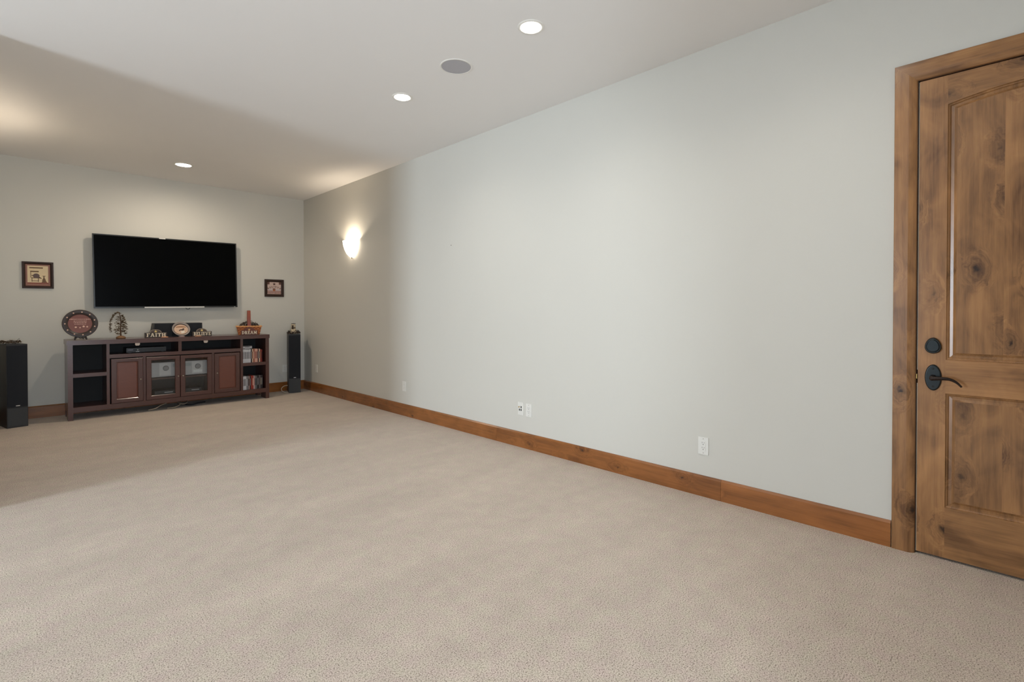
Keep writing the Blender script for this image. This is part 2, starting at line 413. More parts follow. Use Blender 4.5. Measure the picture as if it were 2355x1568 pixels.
for a in ((wx0, wx0 + .04, wz0, wz1), (wx1 - .04, wx1, wz0, wz1), (wx0 + .04, wx1 - .04, wz0, wz0 + .05), (wx0 + .04, wx1 - .04, wz1 - .04, wz1)):
    box(a[0], a[1], YB - .10, YB - .05, a[2], a[3], bm)
obj('window_frame', bm, M_white, w2)
obj('pane', box(wx0 + .04, wx1 - .04, YB - .078, YB - .072, wz0 + .05, wz1 - .04), M_glass, w2)
bm = bmesh.new(); y0, y1, z0, z1 = WIN
box(XL - .15, XL, YB, y0, 0, ZC, bm); box(XL - .15, XL, y1, YA, 0, ZC, bm); box(XL - .15, XL, y0, y1, 0, z0, bm); box(XL - .15, XL, y0, y1, z1, ZC, bm)
struct(obj('wall_window', bm, M_wall))
wt = thing('window_1', (XL, (y0 + y1) / 2, z0)); struct(wt)
bm = bmesh.new()
for a in ((y0, y0 + .05, z0, z1), (y1 - .05, y1, z0, z1), (y0 + .05, y1 - .05, z0, z0 + .06), (y0 + .05, y1 - .05, z1 - .05, z1)):
    box(XL - .10, XL - .05, *a, bm)
obj('window_frame', bm, M_white, wt)
obj('pane', box(XL - .078, XL - .072, y0 + .05, y1 - .05, z0 + .06, z1 - .05), M_glass, wt)

# baseboards, board by board, with a chamfered top edge
BBH, BBT = 0.14, 0.018
def bb_prof(): return [(0, 0), (BBT, 0), (BBT, BBH - .012), (BBT * .45, BBH), (0, BBH)]
def baseboard(name, boards, axis, face, sgn, m):
    t = thing(name, (face, boards[0][0], 0) if axis == 'y' else (boards[0][0], face, 0)); struct(t)
    for a, b in boards:
        g = 0.0006
        if axis == 'y': bm = prism(bb_prof(), lambda d, z: (face + sgn * d, a + g, z), lambda d, z: (face + sgn * d, b - g, z))
        else: bm = prism(bb_prof(), lambda d, z: (a + g, face + sgn * d, z), lambda d, z: (b - g, face + sgn * d, z))
        # own origin, so the grain differs from board to board
        ctr = sum((v.co for v in bm.verts), Vector()) / len(bm.verts)
        obj('board', bm, m, t)
    return t
baseboard('baseboard_right', [(0.4745, 1.385), (1.385, 3.567), (3.567, 5.9), (5.9, YF - BBT)], 'y', XR, -1, M_bby)
baseboard('baseboard_right_entry', [(YB, DY0 - .095)], 'y', XR, -1, M_bby)
baseboard('baseboard_far', [(XA + BBT, 1.9), (1.9, XR)], 'x', YF, -1, M_bbx)
baseboard('baseboard_alcove', [(YA, YF)], 'y', XA, 1, M_bby)
baseboard('baseboard_return', [(XL, XA - .0)], 'x', YA, -1, M_bbx)

# ------------------------------------------------------------------ door casing
CW, CT = 0.094, 0.022
def cas_prof():      # across from opening (0) to outer edge, proud of the wall
    return [(0.0, 0), (0.0, .006), (.004, .0105), (.010, .0145), (.016, .0175), (.022, .0198), (.028, .0212), (.034, CT), (CW - .003, CT), (CW, CT - .003), (CW, 0)]
tr = thing('trim_1', (XR, DY1, 0)); struct(tr)
P = cas_prof()
bm = prism(P, lambda a, d: (XR - d, DY1 - .003 + a, 0.0), lambda a, d: (XR - d, DY1 - .003 + a, DZ - .003 + a)); obj('casing_leg', bm, M_aldz, tr)
bm = prism(P, lambda a, d: (XR - d, DY0 + .003 - a, 0.0), lambda a, d: (XR - d, DY0 + .003 - a, DZ - .003 + a)); obj('casing_leg', bm, M_aldz, tr)
bm = prism(P, lambda a, d: (XR - d, DY0 + .003 - a, DZ - .003 + a), lambda a, d: (XR - d, DY1 - .003 + a, DZ - .003 + a)); obj('casing_head', bm, M_aldy, tr)
M_aldd = alder('alder_jamb', 2, (104, 70, 42), (70, 44, 24))
obj('jamb', box(XR + .0005, XR + .15, DY1 - .006, DY1 - .0005, 0, DZ - .006), M_aldd, tr)
obj('jamb', box(XR + .0005, XR + .15, DY0 + .0005, DY0 + .006, 0, DZ - .006), M_aldd, tr)
obj('head_jamb', box(XR + .0005, XR + .15, DY0 + .0005, DY1 - .0005, DZ - .006, DZ - .0005), M_aldd, tr)
obj('strike_plate', box(XR - .004, XR + .012, DY1 - .009, DY1 - .0061, .914, .937), M_brass, tr)
obj('door_backing', box(XR + .075, XR + .09, DY0 + .006, DY1 - .006, 0, DZ - .006), M_aldd, tr)

# ------------------------------------------------------------------ door
DXF = XR + .004                                   # face of the leaf
dl, dr = DY1 - .011, DY0 + .010                    # leaf edges (left as seen, right as seen)
ptop, pb1, pt2, pb2 = 2.306, 1.018, 0.848, 0.268
pl, pr = 0.258, dr + (dl - 0.258)                  # panel opening
pc = (pl + pr) / 2; AR = 1.338
def archz(y, inset=0.0): return ptop + ((pl - pc) ** 2 - (y - pc) ** 2) / (2 * AR) - inset
door = thing('door_1', (DXF, dl, 0.008)); struct(door)
xb = DXF + .044
obj('stile', box(DXF, xb, pl, dl, .012, 2.452), M_aldz, door)
obj('stile', box(DXF, xb, dr, pr, .012, 2.452), M_aldz, door)
N_ = 24
ys = [pr + (pl - pr) * i / N_ for i in range(N_ + 1)]
obj('rail', px_([(y, archz(y)) for y in ys] + [(pl, 2.452), (pr, 2.452)], DXF, xb), M_aldy, door)
obj('rail', box(DXF, xb, pr, pl, pt2, pb1), M_aldy, door)
obj('rail', box(DXF, xb, pr, pl, .012, pb2), M_aldy, door)
def outline(ins, zb, zt, arched):
    yy = [pr + ins + (pl - pr - 2 * ins) * i / N_ for i in range(N_ + 1)]
    top = [(y, archz(y, ins)) if arched else (y, zt - ins) for y in yy]
    return [(yy[0], zb + ins)] + top + [(yy[-1], zb + ins)]
def door_panel(zb, zt, arched):
    # sticking and raised bevel as rings
    bm = bmesh.new(); rings = []
    for ins, dep in ((0.0, 0.0), (.003, .005), (.009, .0075), (.0125, .012), (.0135, .0125), (.0255, .0106), (.037, .003)):
        rings.append([bm.verts.new((DXF + dep, a, b)) for a, b in outline(ins, zb, zt, arched)])
    for A, Bq in zip(rings, rings[1:]):
        n = len(A)
        for i in range(n): bm.faces.new((A[i], A[(i + 1) % n], Bq[(i + 1) % n], Bq[i]))
    p = obj('panel', bm, M_aldz, door)
    w_ = [0, .19, .47, .72, 1.0]; a0, a1 = pr + .037, pl - .037
    for u, v in zip(w_, w_[1:]):
        yA, yB = a0 + (a1 - a0) * u, a0 + (a1 - a0) * v
        n = 8; yy = [yA + (yB - yA) * i / n for i in range(n + 1)]
        top = [(y, archz(y, .037) if arched else zt - .037) for y in yy]
        obj('board', px_([(yA, zb + .037)] + top + [(yB, zb + .037)], DXF + .003, DXF + .03), M_aldz, p)
door_panel(pb1, None, True); door_panel(pb2, pt2, False)
M_strip = mat('weatherstrip', (205, 196, 176), 0.5)
obj('weatherstrip', box(DXF + .0005, DXF + .006, dl + .0008, dl + .0022, .96, 2.45), M_strip, door)
obj('weatherstrip', box(DXF + .0005, DXF + .006, dl + .0008, dl + .0022, .012, .89), M_strip, door)
# lever set
hy, hz = 0.3065, 0.925
def oval(ry, rz, n=40, egg=0.0): return [(hy + ry * math.cos(2 * PI * i / n), hz + rz * math.sin(2 * PI * i / n)) for i in range(n)]
def dome(rings, zc=None, m=M_bronze, name='rose', par=None):
    bm = bmesh.new(); R = []
    for pts, x in rings: R.append([bm.verts.new((DXF - x, a, b)) for a, b in pts])
    for A, Bq in zip(R, R[1:]):
        n = len(A)
        for i in range(n): bm.faces.new((A[i], A[(i + 1) % n], Bq[(i + 1) % n], Bq[i]))
    bm.faces.new(R[-1])
    return obj(name, bm, m, par)
rose = dome([(oval(.0335, .0665), 0), (oval(.0335, .0665), .005), (oval(.030, .0625), .010), (oval(.0275, .0595), .0105)], name='rose', par=door)
for dz in (.046, -.046):
    obj('screw', lathe([(0.0, -.0125), (.003, -.0125), (.0045, -.0105)], (DXF, hy, hz + dz), 12, 'x'), M_hole, rose)
obj('spindle', lathe([(.016, 0), (.015, -.012), (.0115, -.020), (.0105, -.044), (.012, -.052), (.010, -.058), (0, -.060)], (DXF, hy, hz), 20, 'x'), M_bronze2, rose, smooth=True)
lp = spline([(DXF - .050, hy + .002, hz), (DXF - .051, hy - .03, hz + .0015), (DXF - .050, hy - .065, hz + .001), (DXF - .047, hy - .092, hz - .012), (DXF - .044, hy - .112, hz - .034)], 8)
lr = [0.0105 - 0.0062 * (i / (len(lp) - 1)) for i in range(len(lp))]
obj('lever', tube(lp, lr, 12), M_bronze2, rose, smooth=True)
def egg(r, n=40):
    pts = []
    for i in range(n):
        a = 2 * PI * i / n; k = r * (1 - 0.045 * math.cos(3 * (a - PI / 2 - PI / 3)))
        pts.append((hy + .001 + k * .95 * math.cos(a), 1.087 + 1.17 * k * math.sin(a)))
    return pts
db = dome([(egg(.0345), 0), (egg(.0345), .012), (egg(.031), .020)], name='deadbolt', par=door)
dome([(egg(.0275), .0201), (egg(.0275), .024), (egg(.024), .027)], name='cover', par=db)

# ================================================================== CEILING FIXTURES
M_lens = glow('can_lens', (1.0, 0.96, 0.9), CAN_GLOW)
M_trim = mat('can_trim', (236, 232, 224), 0.5, var=0.01)
def can_proto(loc, label, r=0.064):
    t = thing('recessed_light', loc, label, 'ceiling light', 'recessed ceiling lights')
    obj('trim_ring', lathe([(r, .0), (r + .002, -.006), (r + .016, -.004), (r + .020, 0)], (0, 0, 0), 40), M_trim, t, smooth=True, local=True)
    obj('lens', lathe([(0, -.002), (r, -.002)], (0, 0, 0), 40), M_lens, t, local=True)
    return t
CANS = [((2.310, 2.161), 'round recessed ceiling light on the door side of the round ceiling speaker'),
        ((2.307, 3.620), 'round recessed ceiling light on the television side of the round ceiling speaker'),
        ((1.485, 7.182), 'round recessed ceiling light above the wall-mounted television'),
        ((2.310, 0.700), 'round recessed fill light added out of view beside the wooden door'),  # this and the following cans are unseen, added to brighten floor and ceiling
        ((0.2, -0.9), 'round recessed fill light added out of view by the wall opposite the television'),
        ((-2.2, 0.4), 'round recessed fill light added out of view in the side area, by the wall opposite the television'),
        ((-2.2, 2.6), 'round recessed fill light added out of view in the side area by the tall window')]
def beam(t, watts, col, spread):
    d = bpy.data.lights.new('can_beam', 'SPOT'); d.energy = watts; d.color = col; d.spot_size = math.radians(spread); d.spot_blend = 1.0; d.shadow_soft_size = 0.05
    l = bpy.data.objects.new('can_beam', d); C.objects.link(l); l.parent = t; l.location = (0, 0, -.012)
for k, ((x, y), lb) in enumerate(CANS):
    if k == 0: c = c0 = can_proto((x, y, ZC), lb)
    else: c = clone(c0); c.location = (x, y, ZC); c['label'] = lb
    if k == 2: c.scale = (1.25, 1.25, 1)
for k, c in enumerate([o for o in C.objects if o.name.startswith('recessed_light')]):
    beam(c, CAN_TV_W if abs(c.location.y - 7.182) < .01 else CAN_W, WARM if abs(c.location.y - 7.182) < .01 else CAN_COL, 178 if abs(c.location.y - 7.182) < .01 else 150)
sp = thing('ceiling_speaker', (2.298, 2.893, ZC), 'round grey mesh speaker set flush in the white ceiling', 'speaker')
obj('rim', lathe([(.106, 0), (.107, -.005), (.114, -.004), (.117, 0)], (0, 0, 0), 48), M_trim, sp, smooth=True, local=True)
obj('mesh_grille', lathe([(0, -.003), (.1065, -.003)], (0, 0, 0), 48), mat('grey_mesh', (180, 178, 182), 0.8, scale=400, var=0.15), sp, local=True)

# ================================================================== SCONCES
M_shade = glow('sconce_glass', (1.0, 0.86, 0.68), 9.0)
def sconce(loc, sgn, label):
    t = thing('wall_sconce', loc, label, 'wall lamp', 'glass bowl wall sconces')
    # half bowl against the wall: local x away from the wall, y along it
    prof = [(0.02, 0.0), (0.06, 0.012), (0.105, 0.05), (0.14, 0.105), (0.162, 0.165), (0.172, 0.225)]
    bm = bmesh.new(); R = []
    for r, h in prof: R.append([bm.verts.new((r * 0.72 * math.sin(PI * i / 24) + .002, r * math.cos(PI * i / 24), h)) for i in range(25)])
    for A, Bq in zip(R, R[1:]):
        for i in range(24): bm.faces.new((A[i], A[i + 1], Bq[i + 1], Bq[i]))
    bm.faces.new(R[0])
    obj('glass_shade', bm, M_shade, t, smooth=True, local=True)
    obj('finial', lathe([(0, -.022), (.008, -.018), (.006, -.008), (.016, 0.0), (.0, .001)], (.018, 0, 0), 16), M_pewter, t, smooth=True, local=True)
    obj('back_plate', box(0, .008, -.05, .05, .05, .16), M_pewter, t, local=True)
    ld = bpy.data.lights.new('sconce_bulb', 'POINT'); ld.energy = SCONCE_W; ld.color = WARM; ld.shadow_soft_size = 0.02
    l = bpy.data.objects.new('sconce_bulb', ld); C.objects.link(l); l.parent = t; l.location = (.088, 0, .145)
    if sgn < 0: t.rotation_euler = (0, 0, PI)
    return t
sconce((XR, 6.495, 2.0), -1, 'lit white glass bowl sconce on the long wall near the television corner')
sconce((XA, 6.495, 2.0), 1, 'lit white glass bowl sconce on the alcove side wall')

# ================================================================== OUTLETS
def plate(name, loc, wall, label, cat, kind, group=None):
    """local frame: x along the wall to the viewer's right, y out of the wall is -y, z up"""
    t = thing(name, loc, label, cat, group)
    t.rotation_euler = (0, 0, 0 if wall == 'far' else -PI / 2)
    bm = box(-.0355, .0355, -.0055, 0, -.0585, .0585); obj('cover_plate', bm, M_white, t, local=True, bevel=.002)
    if kind == 'outlet':
        ins = obj('receptacle', box(-.0168, .0168, -.0072, -.0054, -.0335, .0335), M_white, t, local=True, bevel=.0012)
        for dz in (.0165, -.0165):
            bm = box(-.0078, -.0056, -.0075, -.007, dz + .001, dz + .010); box(.0056, .0078, -.0075, -.007, dz + .002, dz + .009, bm)
            obj('slot', bm, M_hole, ins, local=True)
            obj('ground_hole', lathe([(0, -.0075), (.0028, -.0075), (.0028, -.007)], (0, 0, dz - .007), 12, 'y'), M_hole, ins, local=True)
        for dz in (.048, -.048): obj('screw', lathe([(0, -.0064), (.003, -.0062), (.003, -.0054)], (0, 0, dz), 10, 'y'), M_pewter, t, local=True)
    elif kind == 'data':
        for i, (dx, dz) in enumerate(((-.016, .014), (.008, .014), (-.014, -.012), (.008, -.012))):
            if i == 0: obj('coax_jack', lathe([(0, -.016), (.0045, -.016), (.0055, -.0055)], (dx, 0, dz), 14, 'y'), M_brass, t, local=True)
            else: obj('data_jack', box(dx - .0062, dx + .0062, -.0062, -.0054, dz - .009, dz + .009), M_hole, t, local=True)
    else:
        for dz in (.02, -.02): obj('screw', lathe([(0, -.0064), (.0032, -.0062), (.0032, -.0054)], (0, 0, dz), 10, 'y'), M_pewter, t, local=True)
    return t
plate('wall_outlet', (XR, 1.511, .343), 'right', 'white duplex wall outlet nearest the wooden door', 'outlet', 'outlet')
plate('wall_outlet', (XR, 3.150, .353), 'right', 'white wall outlet right beside the four-jack data plate', 'outlet', 'outlet')
plate('data_plate', (XR, 3.253, .356), 'right', 'white data plate with a brass coax jack and three dark jacks', 'wall plate', 'data')
plate('wall_plate', (XR, 5.215, .352), 'right', 'white wall plate halfway between the corner and the data plate', 'wall plate', 'blank')
plate('wall_plate', (XR, 7.69, .363), 'right', 'white wall plate on the long wall close to the corner speaker', 'wall plate', 'blank')
plate('wall_outlet', (3.035, YF, .352), 'far', 'white wall outlet half hidden behind the corner tower speaker', 'outlet', 'outlet')
tag(obj('nail', lathe([(0, -.006), (.0045, -.005), (.0045, -.0035), (.0015, -.003), (.0015, .002)], (XR, 4.295, 1.966), 10, 'x'), M_hole), 'tiny dark nail head alone on the bare long wall', 'nail')

# ================================================================== TELEVISION
tv = thing('television', (1.515, 8.064, 1.767), 'large flat black wall-mounted television hanging slightly crooked', 'television')
tv.rotation_euler = (0, -math.radians(0.78), 0)
TW, TH = 0.812, 0.464
bm = bmesh.new(); b_ = .013
for a in ((-TW, TW, TH - b_, TH), (-TW, TW, -TH, -TH + b_ + .006), (-TW, -TW + b_, -TH + b_ + .006, TH - b_), (TW - b_, TW, -TH + b_ + .006, TH - b_)):
    box(a[0], a[1], 0, .03, a[2], a[3], bm)
obj('bezel', bm, M_bezel, tv, local=True)
obj('screen', box(-TW + b_, TW - b_, .003, .02, -TH + b_ + .006, TH - b_), M_screen, tv, local=True)
obj('rear_housing', box(-TW + .06, TW - .06, .03, .055, -TH + .05, TH - .06), M_black, tv, local=True, bevel=.01)
obj('wall_mount', box(-.25, .25, .055, .088, -.2, .2), M_black, tv, local=True)
obj('lower_strip', box(-.30, .385, -.006, -.0002, -TH - .001, -TH + .014), mat('tv_pale', (226, 222, 214), 0.35, 0.2), tv, local=True, bevel=.002)  # pale strip along the lower bezel
obj('badge', box(-.125, -.055, -.005, -.0002, TH - .012, TH + .002), mat('tv_pale', (226, 222, 214)), tv, local=True, bevel=.001)
obj('standby_light', box(TW - .045, TW - .030, -.002, -.0002, -TH + .004, -TH + .010), M_silver, tv, local=True)
obj('cable_loop', tube(spline([(.165, .02, -TH + .004), (.172, .018, -TH - .016), (.19, .018, -TH - .024), (.21, .018, -TH - .016), (.216, .02, -TH + .004)], 6), .0032, 6), M_black, tv, local=True, smooth=True)

# ================================================================== FRAMED PICTURES
def picture(loc, w_, h_, fw, label, art, matte=None, tilt=0.0):
    t = thing('framed_picture', loc, label, 'picture'); t.rotation_euler = (0, tilt, 0)
    hw, hh = w_ / 2, h_ / 2
    bm = bmesh.new()
    rings = [(0, 0), (0, -.016), (.004, -.020), (fw * .55, -.020), (fw * .8, -.014), (fw, -.010), (fw, -.004)]
    R = [[bm.verts.new((sx * (hw - i), y, sz * (hh - i))) for sx, sz in ((-1, -1), (1, -1), (1, 1), (-1, 1))] for i, y in rings]
    for A, Bq in zip(R, R[1:]):
        for i in range(4): bm.faces.new((A[i], A[(i + 1) % 4], Bq[(i + 1) % 4], Bq[i]))
    obj('frame', bm, M_frame, t, local=True)
    if matte:
        bm = bmesh.new(); a, b = matte[0]
        for q in ((-hw + fw, hw - fw, hh - fw - a, hh - fw), (-hw + fw, hw - fw, -hh + fw, -hh + fw + a), (-hw + fw, -hw + fw + a, -hh + fw + a, hh - fw - a), (hw - fw - a, hw - fw, -hh + fw + a, hh - fw - a)):
            box(q[0], q[1], -.009, -.003, q[2], q[3], bm)
        obj('mat_border', bm, matte[1], t, local=True)
    art(t, hw - fw, hh - fw)
    return t
def layer(name, polys, m, t, k):
    bm = bmesh.new()
    for p in polys: pz(p, -.0060 - k * .0004, -.003, bm)
    return obj(name, bm, m, t, local=True)
def R4(x0, x1, z0, z1): return [(x0, z0), (x1, z0), (x1, z1), (x0, z1)]
def art_left(t, a, b):
    U = lambda x, z: (-a * .86 + x * 2 * a * .86, -b * .86 + z * 2 * b * .86)     # unit square, z up
    def P_(pts): return [U(*p) for p in pts]
    layer('print_ground', [R4(-a, a, -b, b)], mat('art_cream', (222, 200, 162), .7), t, 0)
    br = mat('art_brown', (112, 86, 62), .7); dk = mat('art_grey', (104, 86, 82), .7); rd = mat('art_red', (138, 84, 72), .7)
    layer('printed_text_bar', [P_(R4(.10, .74, .86, .93))], br, t, 1)
    layer('printed_chair', [P_(R4(.14, .54, .66, .73)), P_(R4(.15, .18, .36, .66)), P_(R4(.20, .55, .45, .50)), P_(R4(.18, .62, .33, .37)), P_([(.5, .38), (.66, .30), (.68, .33), (.54, .43)]),
        P_(R4(.2, .235, .14, .34)), P_(R4(.5, .535, .14, .34)), P_(R4(.2, .53, .17, .20))], br, t, 1)
    layer('printed_cushion', [[U(.42 + .16 * math.cos(2 * PI * i / 16), .46 + .13 * math.sin(2 * PI * i / 16)) for i in range(16)]], dk, t, 2)
    layer('printed_floor', [P_(R4(0, 1, 0, .10)), P_([(.66, .1), (.94, .1), (.86, .22), (.74, .22)])], rd, t, 1)
    layer('printed_bottle', [P_(R4(.70, .87, .1, .24)), P_([(.70, .24), (.87, .24), (.82, .34), (.75, .34)]), P_(R4(.755, .81, .34, .44)), P_(R4(.71, .86, .44, .47))], br, t, 2)
def art_right(t, a, b):
    U = lambda x, z: (-a + x * 2 * a, -b + z * 2 * b)
    def P_(pts): return [U(*p) for p in pts]
    layer('print_ground', [R4(-a, a, -b, b)], mat('art_pink', (206, 180, 168), .7), t, 0)
    br = mat('art_maroon', (84, 52, 44), .7)
    layer('printed_star', [P_(star(.5, .83, .135))], br, t, 1)
    for q in ((0, .16), (.84, 1)): layer('printed_corner', [P_(R4(*q, .8, 1))], mat('art_corner', (104, 72, 62), .7), t, 1)
    bm = bmesh.new(); rad = 1.45 * a
    def bend(x, z):
        th = x / rad; rr = rad + z
        return (rr * math.sin(th), b * .10 - rad + rr * math.cos(th))
    word('BELIEVE', -a * .95, a * .95, 0, b * .25, -.0072, -.003, gap=.28, bm=bm, fn=bend)
    obj('printed_word', bm, br, t, local=True)
    layer('printed_haze', [P_(R4(.06, .94, .28, .44))], mat('art_haze', (196, 182, 182), .7), t, 1)
    layer('printed_cottage', [P_(R4(.40, .58, .24, .40)), ], mat('art_orange', (176, 110, 76), .7), t, 2)
    layer('printed_roof', [P_([(.36, .40), (.62, .40), (.55, .47), (.43, .47)])], br, t, 3)
    layer('printed_stripe', [P_(R4(0, 1, .22, .27)), P_(R4(0, 1, .12, .165))], mat('art_red', (138, 84, 72)), t, 2)
    rr = random.Random(3); pol = []; x = .04
    while x < .96:
        w_ = rr.uniform(.02, .05); pol.append(P_(R4(x, x + w_, .02, .02 + rr.uniform(.05, .09)))); x += w_ + rr.uniform(.015, .03)
    layer('printed_fine_line', pol, mat('art_red', (138, 84, 72)), t, 2)
picture((.209, YF, 1.682), .272, .312, .030, 'dark framed print of a chair beside a bottle on cream paper', art_left, ((.016, 0), mat('art_matte', (142, 98, 84), .6)), math.radians(-.4))
picture((2.880, YF, 1.611), .284, .268, .040, 'dark framed print with a brown star above an arched word', art_right)

# ================================================================== CONSOLE
cn = thing('media_console', (1.53, 7.63, 0), 'long dark espresso wooden media console with two glass doors', 'console')
Y0, Y1 = 7.63, 8.075
K = lambda name, *a, m=M_cons, bv=.002, par=None: obj(name, box(*a), m, par or cn, bevel=bv)
K('top', .426, 2.626, Y0 - .008, Y1 + .005, .867, .920, bv=.003)
K('side_panel', .434, .480, Y0, Y1, .088, .8668); K('side_panel', 2.574, 2.620, Y0, Y1, .088, .8668)
for x0, x1 in ((.434, .480), (2.574, 2.620)):
    K('leg', x0, x1, Y0, Y0 + .20, 0, .0878); K('leg', x0, x1, Y1 - .09, Y1, 0, .0878)
K('divider', .782, .811, Y0 + .001, Y1 - .012, .1475, .8668); K('divider', 2.242, 2.274, Y0 + .001, Y1 - .012, .1475, .8668)
K('bottom_rail', .4802, 2.5738, Y0 + .001, Y1 - .012, .090, .1474)
K('slot_shelf', .8112, 2.2418, Y0 + .001, Y1 - .012, .695, .739)
K('slot_divider', 1.508, 1.544, Y0 + .002, Y1 - .012, .7392, .8668)
K('shelf', .4802, .7818, Y0 + .004, Y1 - .012, .492, .535); K('shelf', 2.2742, 2.5738, Y0 + .004, Y1 - .012, .485, .528)
K('mullion', 1.137, 1.164, Y0 + .004, Y0 + .03, .1475, .6948); K('mullion', 1.891, 1.917, Y0 + .004, Y0 + .03, .1475, .6948)
K('partition', 1.139, 1.162, Y0 + .0302, Y1 - .012, .1475, .6948); K('partition', 1.893, 1.915, Y0 + .0302, Y1 - .012, .1475, .6948)
K('inner_shelf', 1.1622, 1.8928, Y0 + .05, Y1 - .012, .390, .406)
obj('back_panel', box(.4802, 2.5738, Y1 - .0115, Y1, .09, .8668), M_back, cn)
K('stretcher', .4802, 2.5738, Y1 - .05, Y1 - .03, .040, .066)
def cdoor(x0, x1, z0, z1, glass, kx, st=.054):
    t_, b_ = .042, .050
    bm = bmesh.new(); f = Y0 - .007; g = Y0 + .013
    ix0, ix1, iz0, iz1 = x0 + st, x1 - st, z0 + b_, z1 - t_
    # frame with a sloped inner edge
    R = []
    for (a0, a1, c0_, c1), y in (((x0, x1, z0, z1), g), ((x0, x1, z0, z1), f + .003), ((x0 + .003, x1 - .003, z0 + .003, z1 - .003), f), ((ix0 - .006, ix1 + .006, iz0 - .006, iz1 + .006), f), ((ix0, ix1, iz0, iz1), f + .006), ((ix0, ix1, iz0, iz1), g)):
        R.append([bm.verts.new(p) for p in ((a0, y, c0_), (a1, y, c0_), (a1, y, c1), (a0, y, c1))])
    R.append(R[0])
    for A, Bq in zip(R, R[1:]):
        for i in range(4): bm.faces.new((A[i], A[(i + 1) % 4], Bq[(i + 1) % 4], Bq[i]))
    d = obj('cabinet_door', bm, M_cons if glass else M_cons, cn)
    if glass: obj('glass_pane', box(ix0 - .0, ix1 + .0, f + .0095, f + .0125, iz0, iz1), M_glass, d)
    else:
        bm = bmesh.new(); R = []
        for ins, y in ((0, g - .002), (0, f + .009), (.004, f + .0085), (.010, f + .0045)):
            R.append([bm.verts.new(p) for p in ((ix0 + ins, y, iz0 + ins), (ix1 - ins, y, iz0 + ins), (ix1 - ins, y, iz1 - ins), (ix0 + ins, y, iz1 - ins))])
        for A, Bq in zip(R, R[1:]):
            for i in range(4): bm.faces.new((A[i], A[(i + 1) % 4], Bq[(i + 1) % 4], Bq[i]))
        bm.faces.new(R[-1]); bm.faces.new(R[0][::-1])
        obj('door_panel', bm, M_consd, d)
    obj('knob', lathe([(.004, 0), (.004, -.010), (.0085, -.014), (.0105, -.019), (.008, -.024), (0, -.026)], (kx, f, .420), 16, 'y'), M_pewter, d, smooth=True)
cdoor(.824, 1.134, .151, .683, False, 1.108); cdoor(1.167, 1.5235, .151, .683, True, 1.5005)
cdoor(1.5295, 1.888, .151, .683, True, 1.5535); cdoor(1.920, 2.232, .151, .683, False, 1.947)
# pale catches under the top of the two open slots
M_catch = mat('pale_catch', (226, 206, 190), .5)
for cx_ in (1.083, 1.822):
    obj('catch', pz([(cx_ - .024, .866), (cx_ - .024, .845), (cx_ - .015, .834), (cx_ + .015, .834), (cx_ + .024, .846), (cx_ + .024, .866)], Y0 + .012, Y0 + .03), M_catch, cn)

# electronics in the console
sb = thing('set_top_box', (1.19, 7.86, .7392), 'low black set-top box in the open console slot above the paneled door', 'media player')
obj('case', box(.985, 1.395, 7.74, 7.99, .7452, .800), M_black, sb, bevel=.004)
for x in (1.02, 1.36): obj('foot', box(x - .012, x + .012, 7.76, 7.79, .7394, .7450), M_black, sb)
obj('display', box(.998, 1.052, 7.7385, 7.7399, .772, .781), mat('pale_display', (130, 124, 140), .4), sb)
obj('dial', lathe([(0, -.008), (.008, -.007), (.009, 0)], (1.098, 7.74, .775), 16, 'y'), M_silver, sb, smooth=True)
obj('lower_marks', box(1.080, 1.115, 7.7385, 7.7399, .752, .756), M_silver, sb)
obj('edge_highlight', box(1.15, 1.385, 7.7385, 7.7399, .794, .798), mat('highlight_grey', (62, 62, 68), .4), sb)  # highlight along the top edge of the case, painted as a paler line

rc = thing('stereo_receiver', (1.53, 7.80, .4062), 'silver stereo receiver with two round dials behind the console glass', 'receiver')
M_rec = mat('receiver_silver', (190, 186, 184), .45, .1)
M_rec2 = mat('receiver_pale', (214, 209, 205), .45, .1)
obj('case', box(1.19, 1.865, 7.71, 7.98, .418, .600), M_rec, rc, bevel=.004)
for x in (1.24, 1.81): obj('foot', lathe([(.014, .4064), (.016, .4178)], (x, 7.76, 0), 14), M_black, rc)
for x in (1.385, 1.742):
    pl_ = obj('dial_plate', box(x - .07, x + .055, 7.7065, 7.7099, .432, .590), M_rec2, rc)
    obj('dial', lathe([(0, -.012), (.026, -.012), (.033, -.006), (.034, 0)], (x, 7.7064, .525), 28, 'y'), mat('dial_grey', (150, 146, 145), .4), pl_)
obj('label_strip', box(1.69, 1.79, 7.7035, 7.7060, .446, .478), mat('bright_label', (240, 238, 232), .5), rc)
obj('display', box(1.46, 1.66, 7.7075, 7.7099, .535, .575), mat('display_green', (166, 170, 166), .3), rc)
dv = thing('disc_player', (1.53, 7.80, .1474), 'dark disc player on the console floor behind the glass', 'disc player')
obj('case', box(1.27, 1.79, 7.74, 7.99, .152, .235), mat('graphite', (62, 58, 58), .4), dv, bevel=.004)
for x in (1.31, 1.75): obj('foot', lathe([(.014, .1476), (.014, .1518)], (x, 7.78, 0), 14), M_black, dv)
for x in (1.42, 1.72): obj('tray_strip', box(x - .045, x + .045, 7.7375, 7.7399, .205, .215), M_silver, dv)

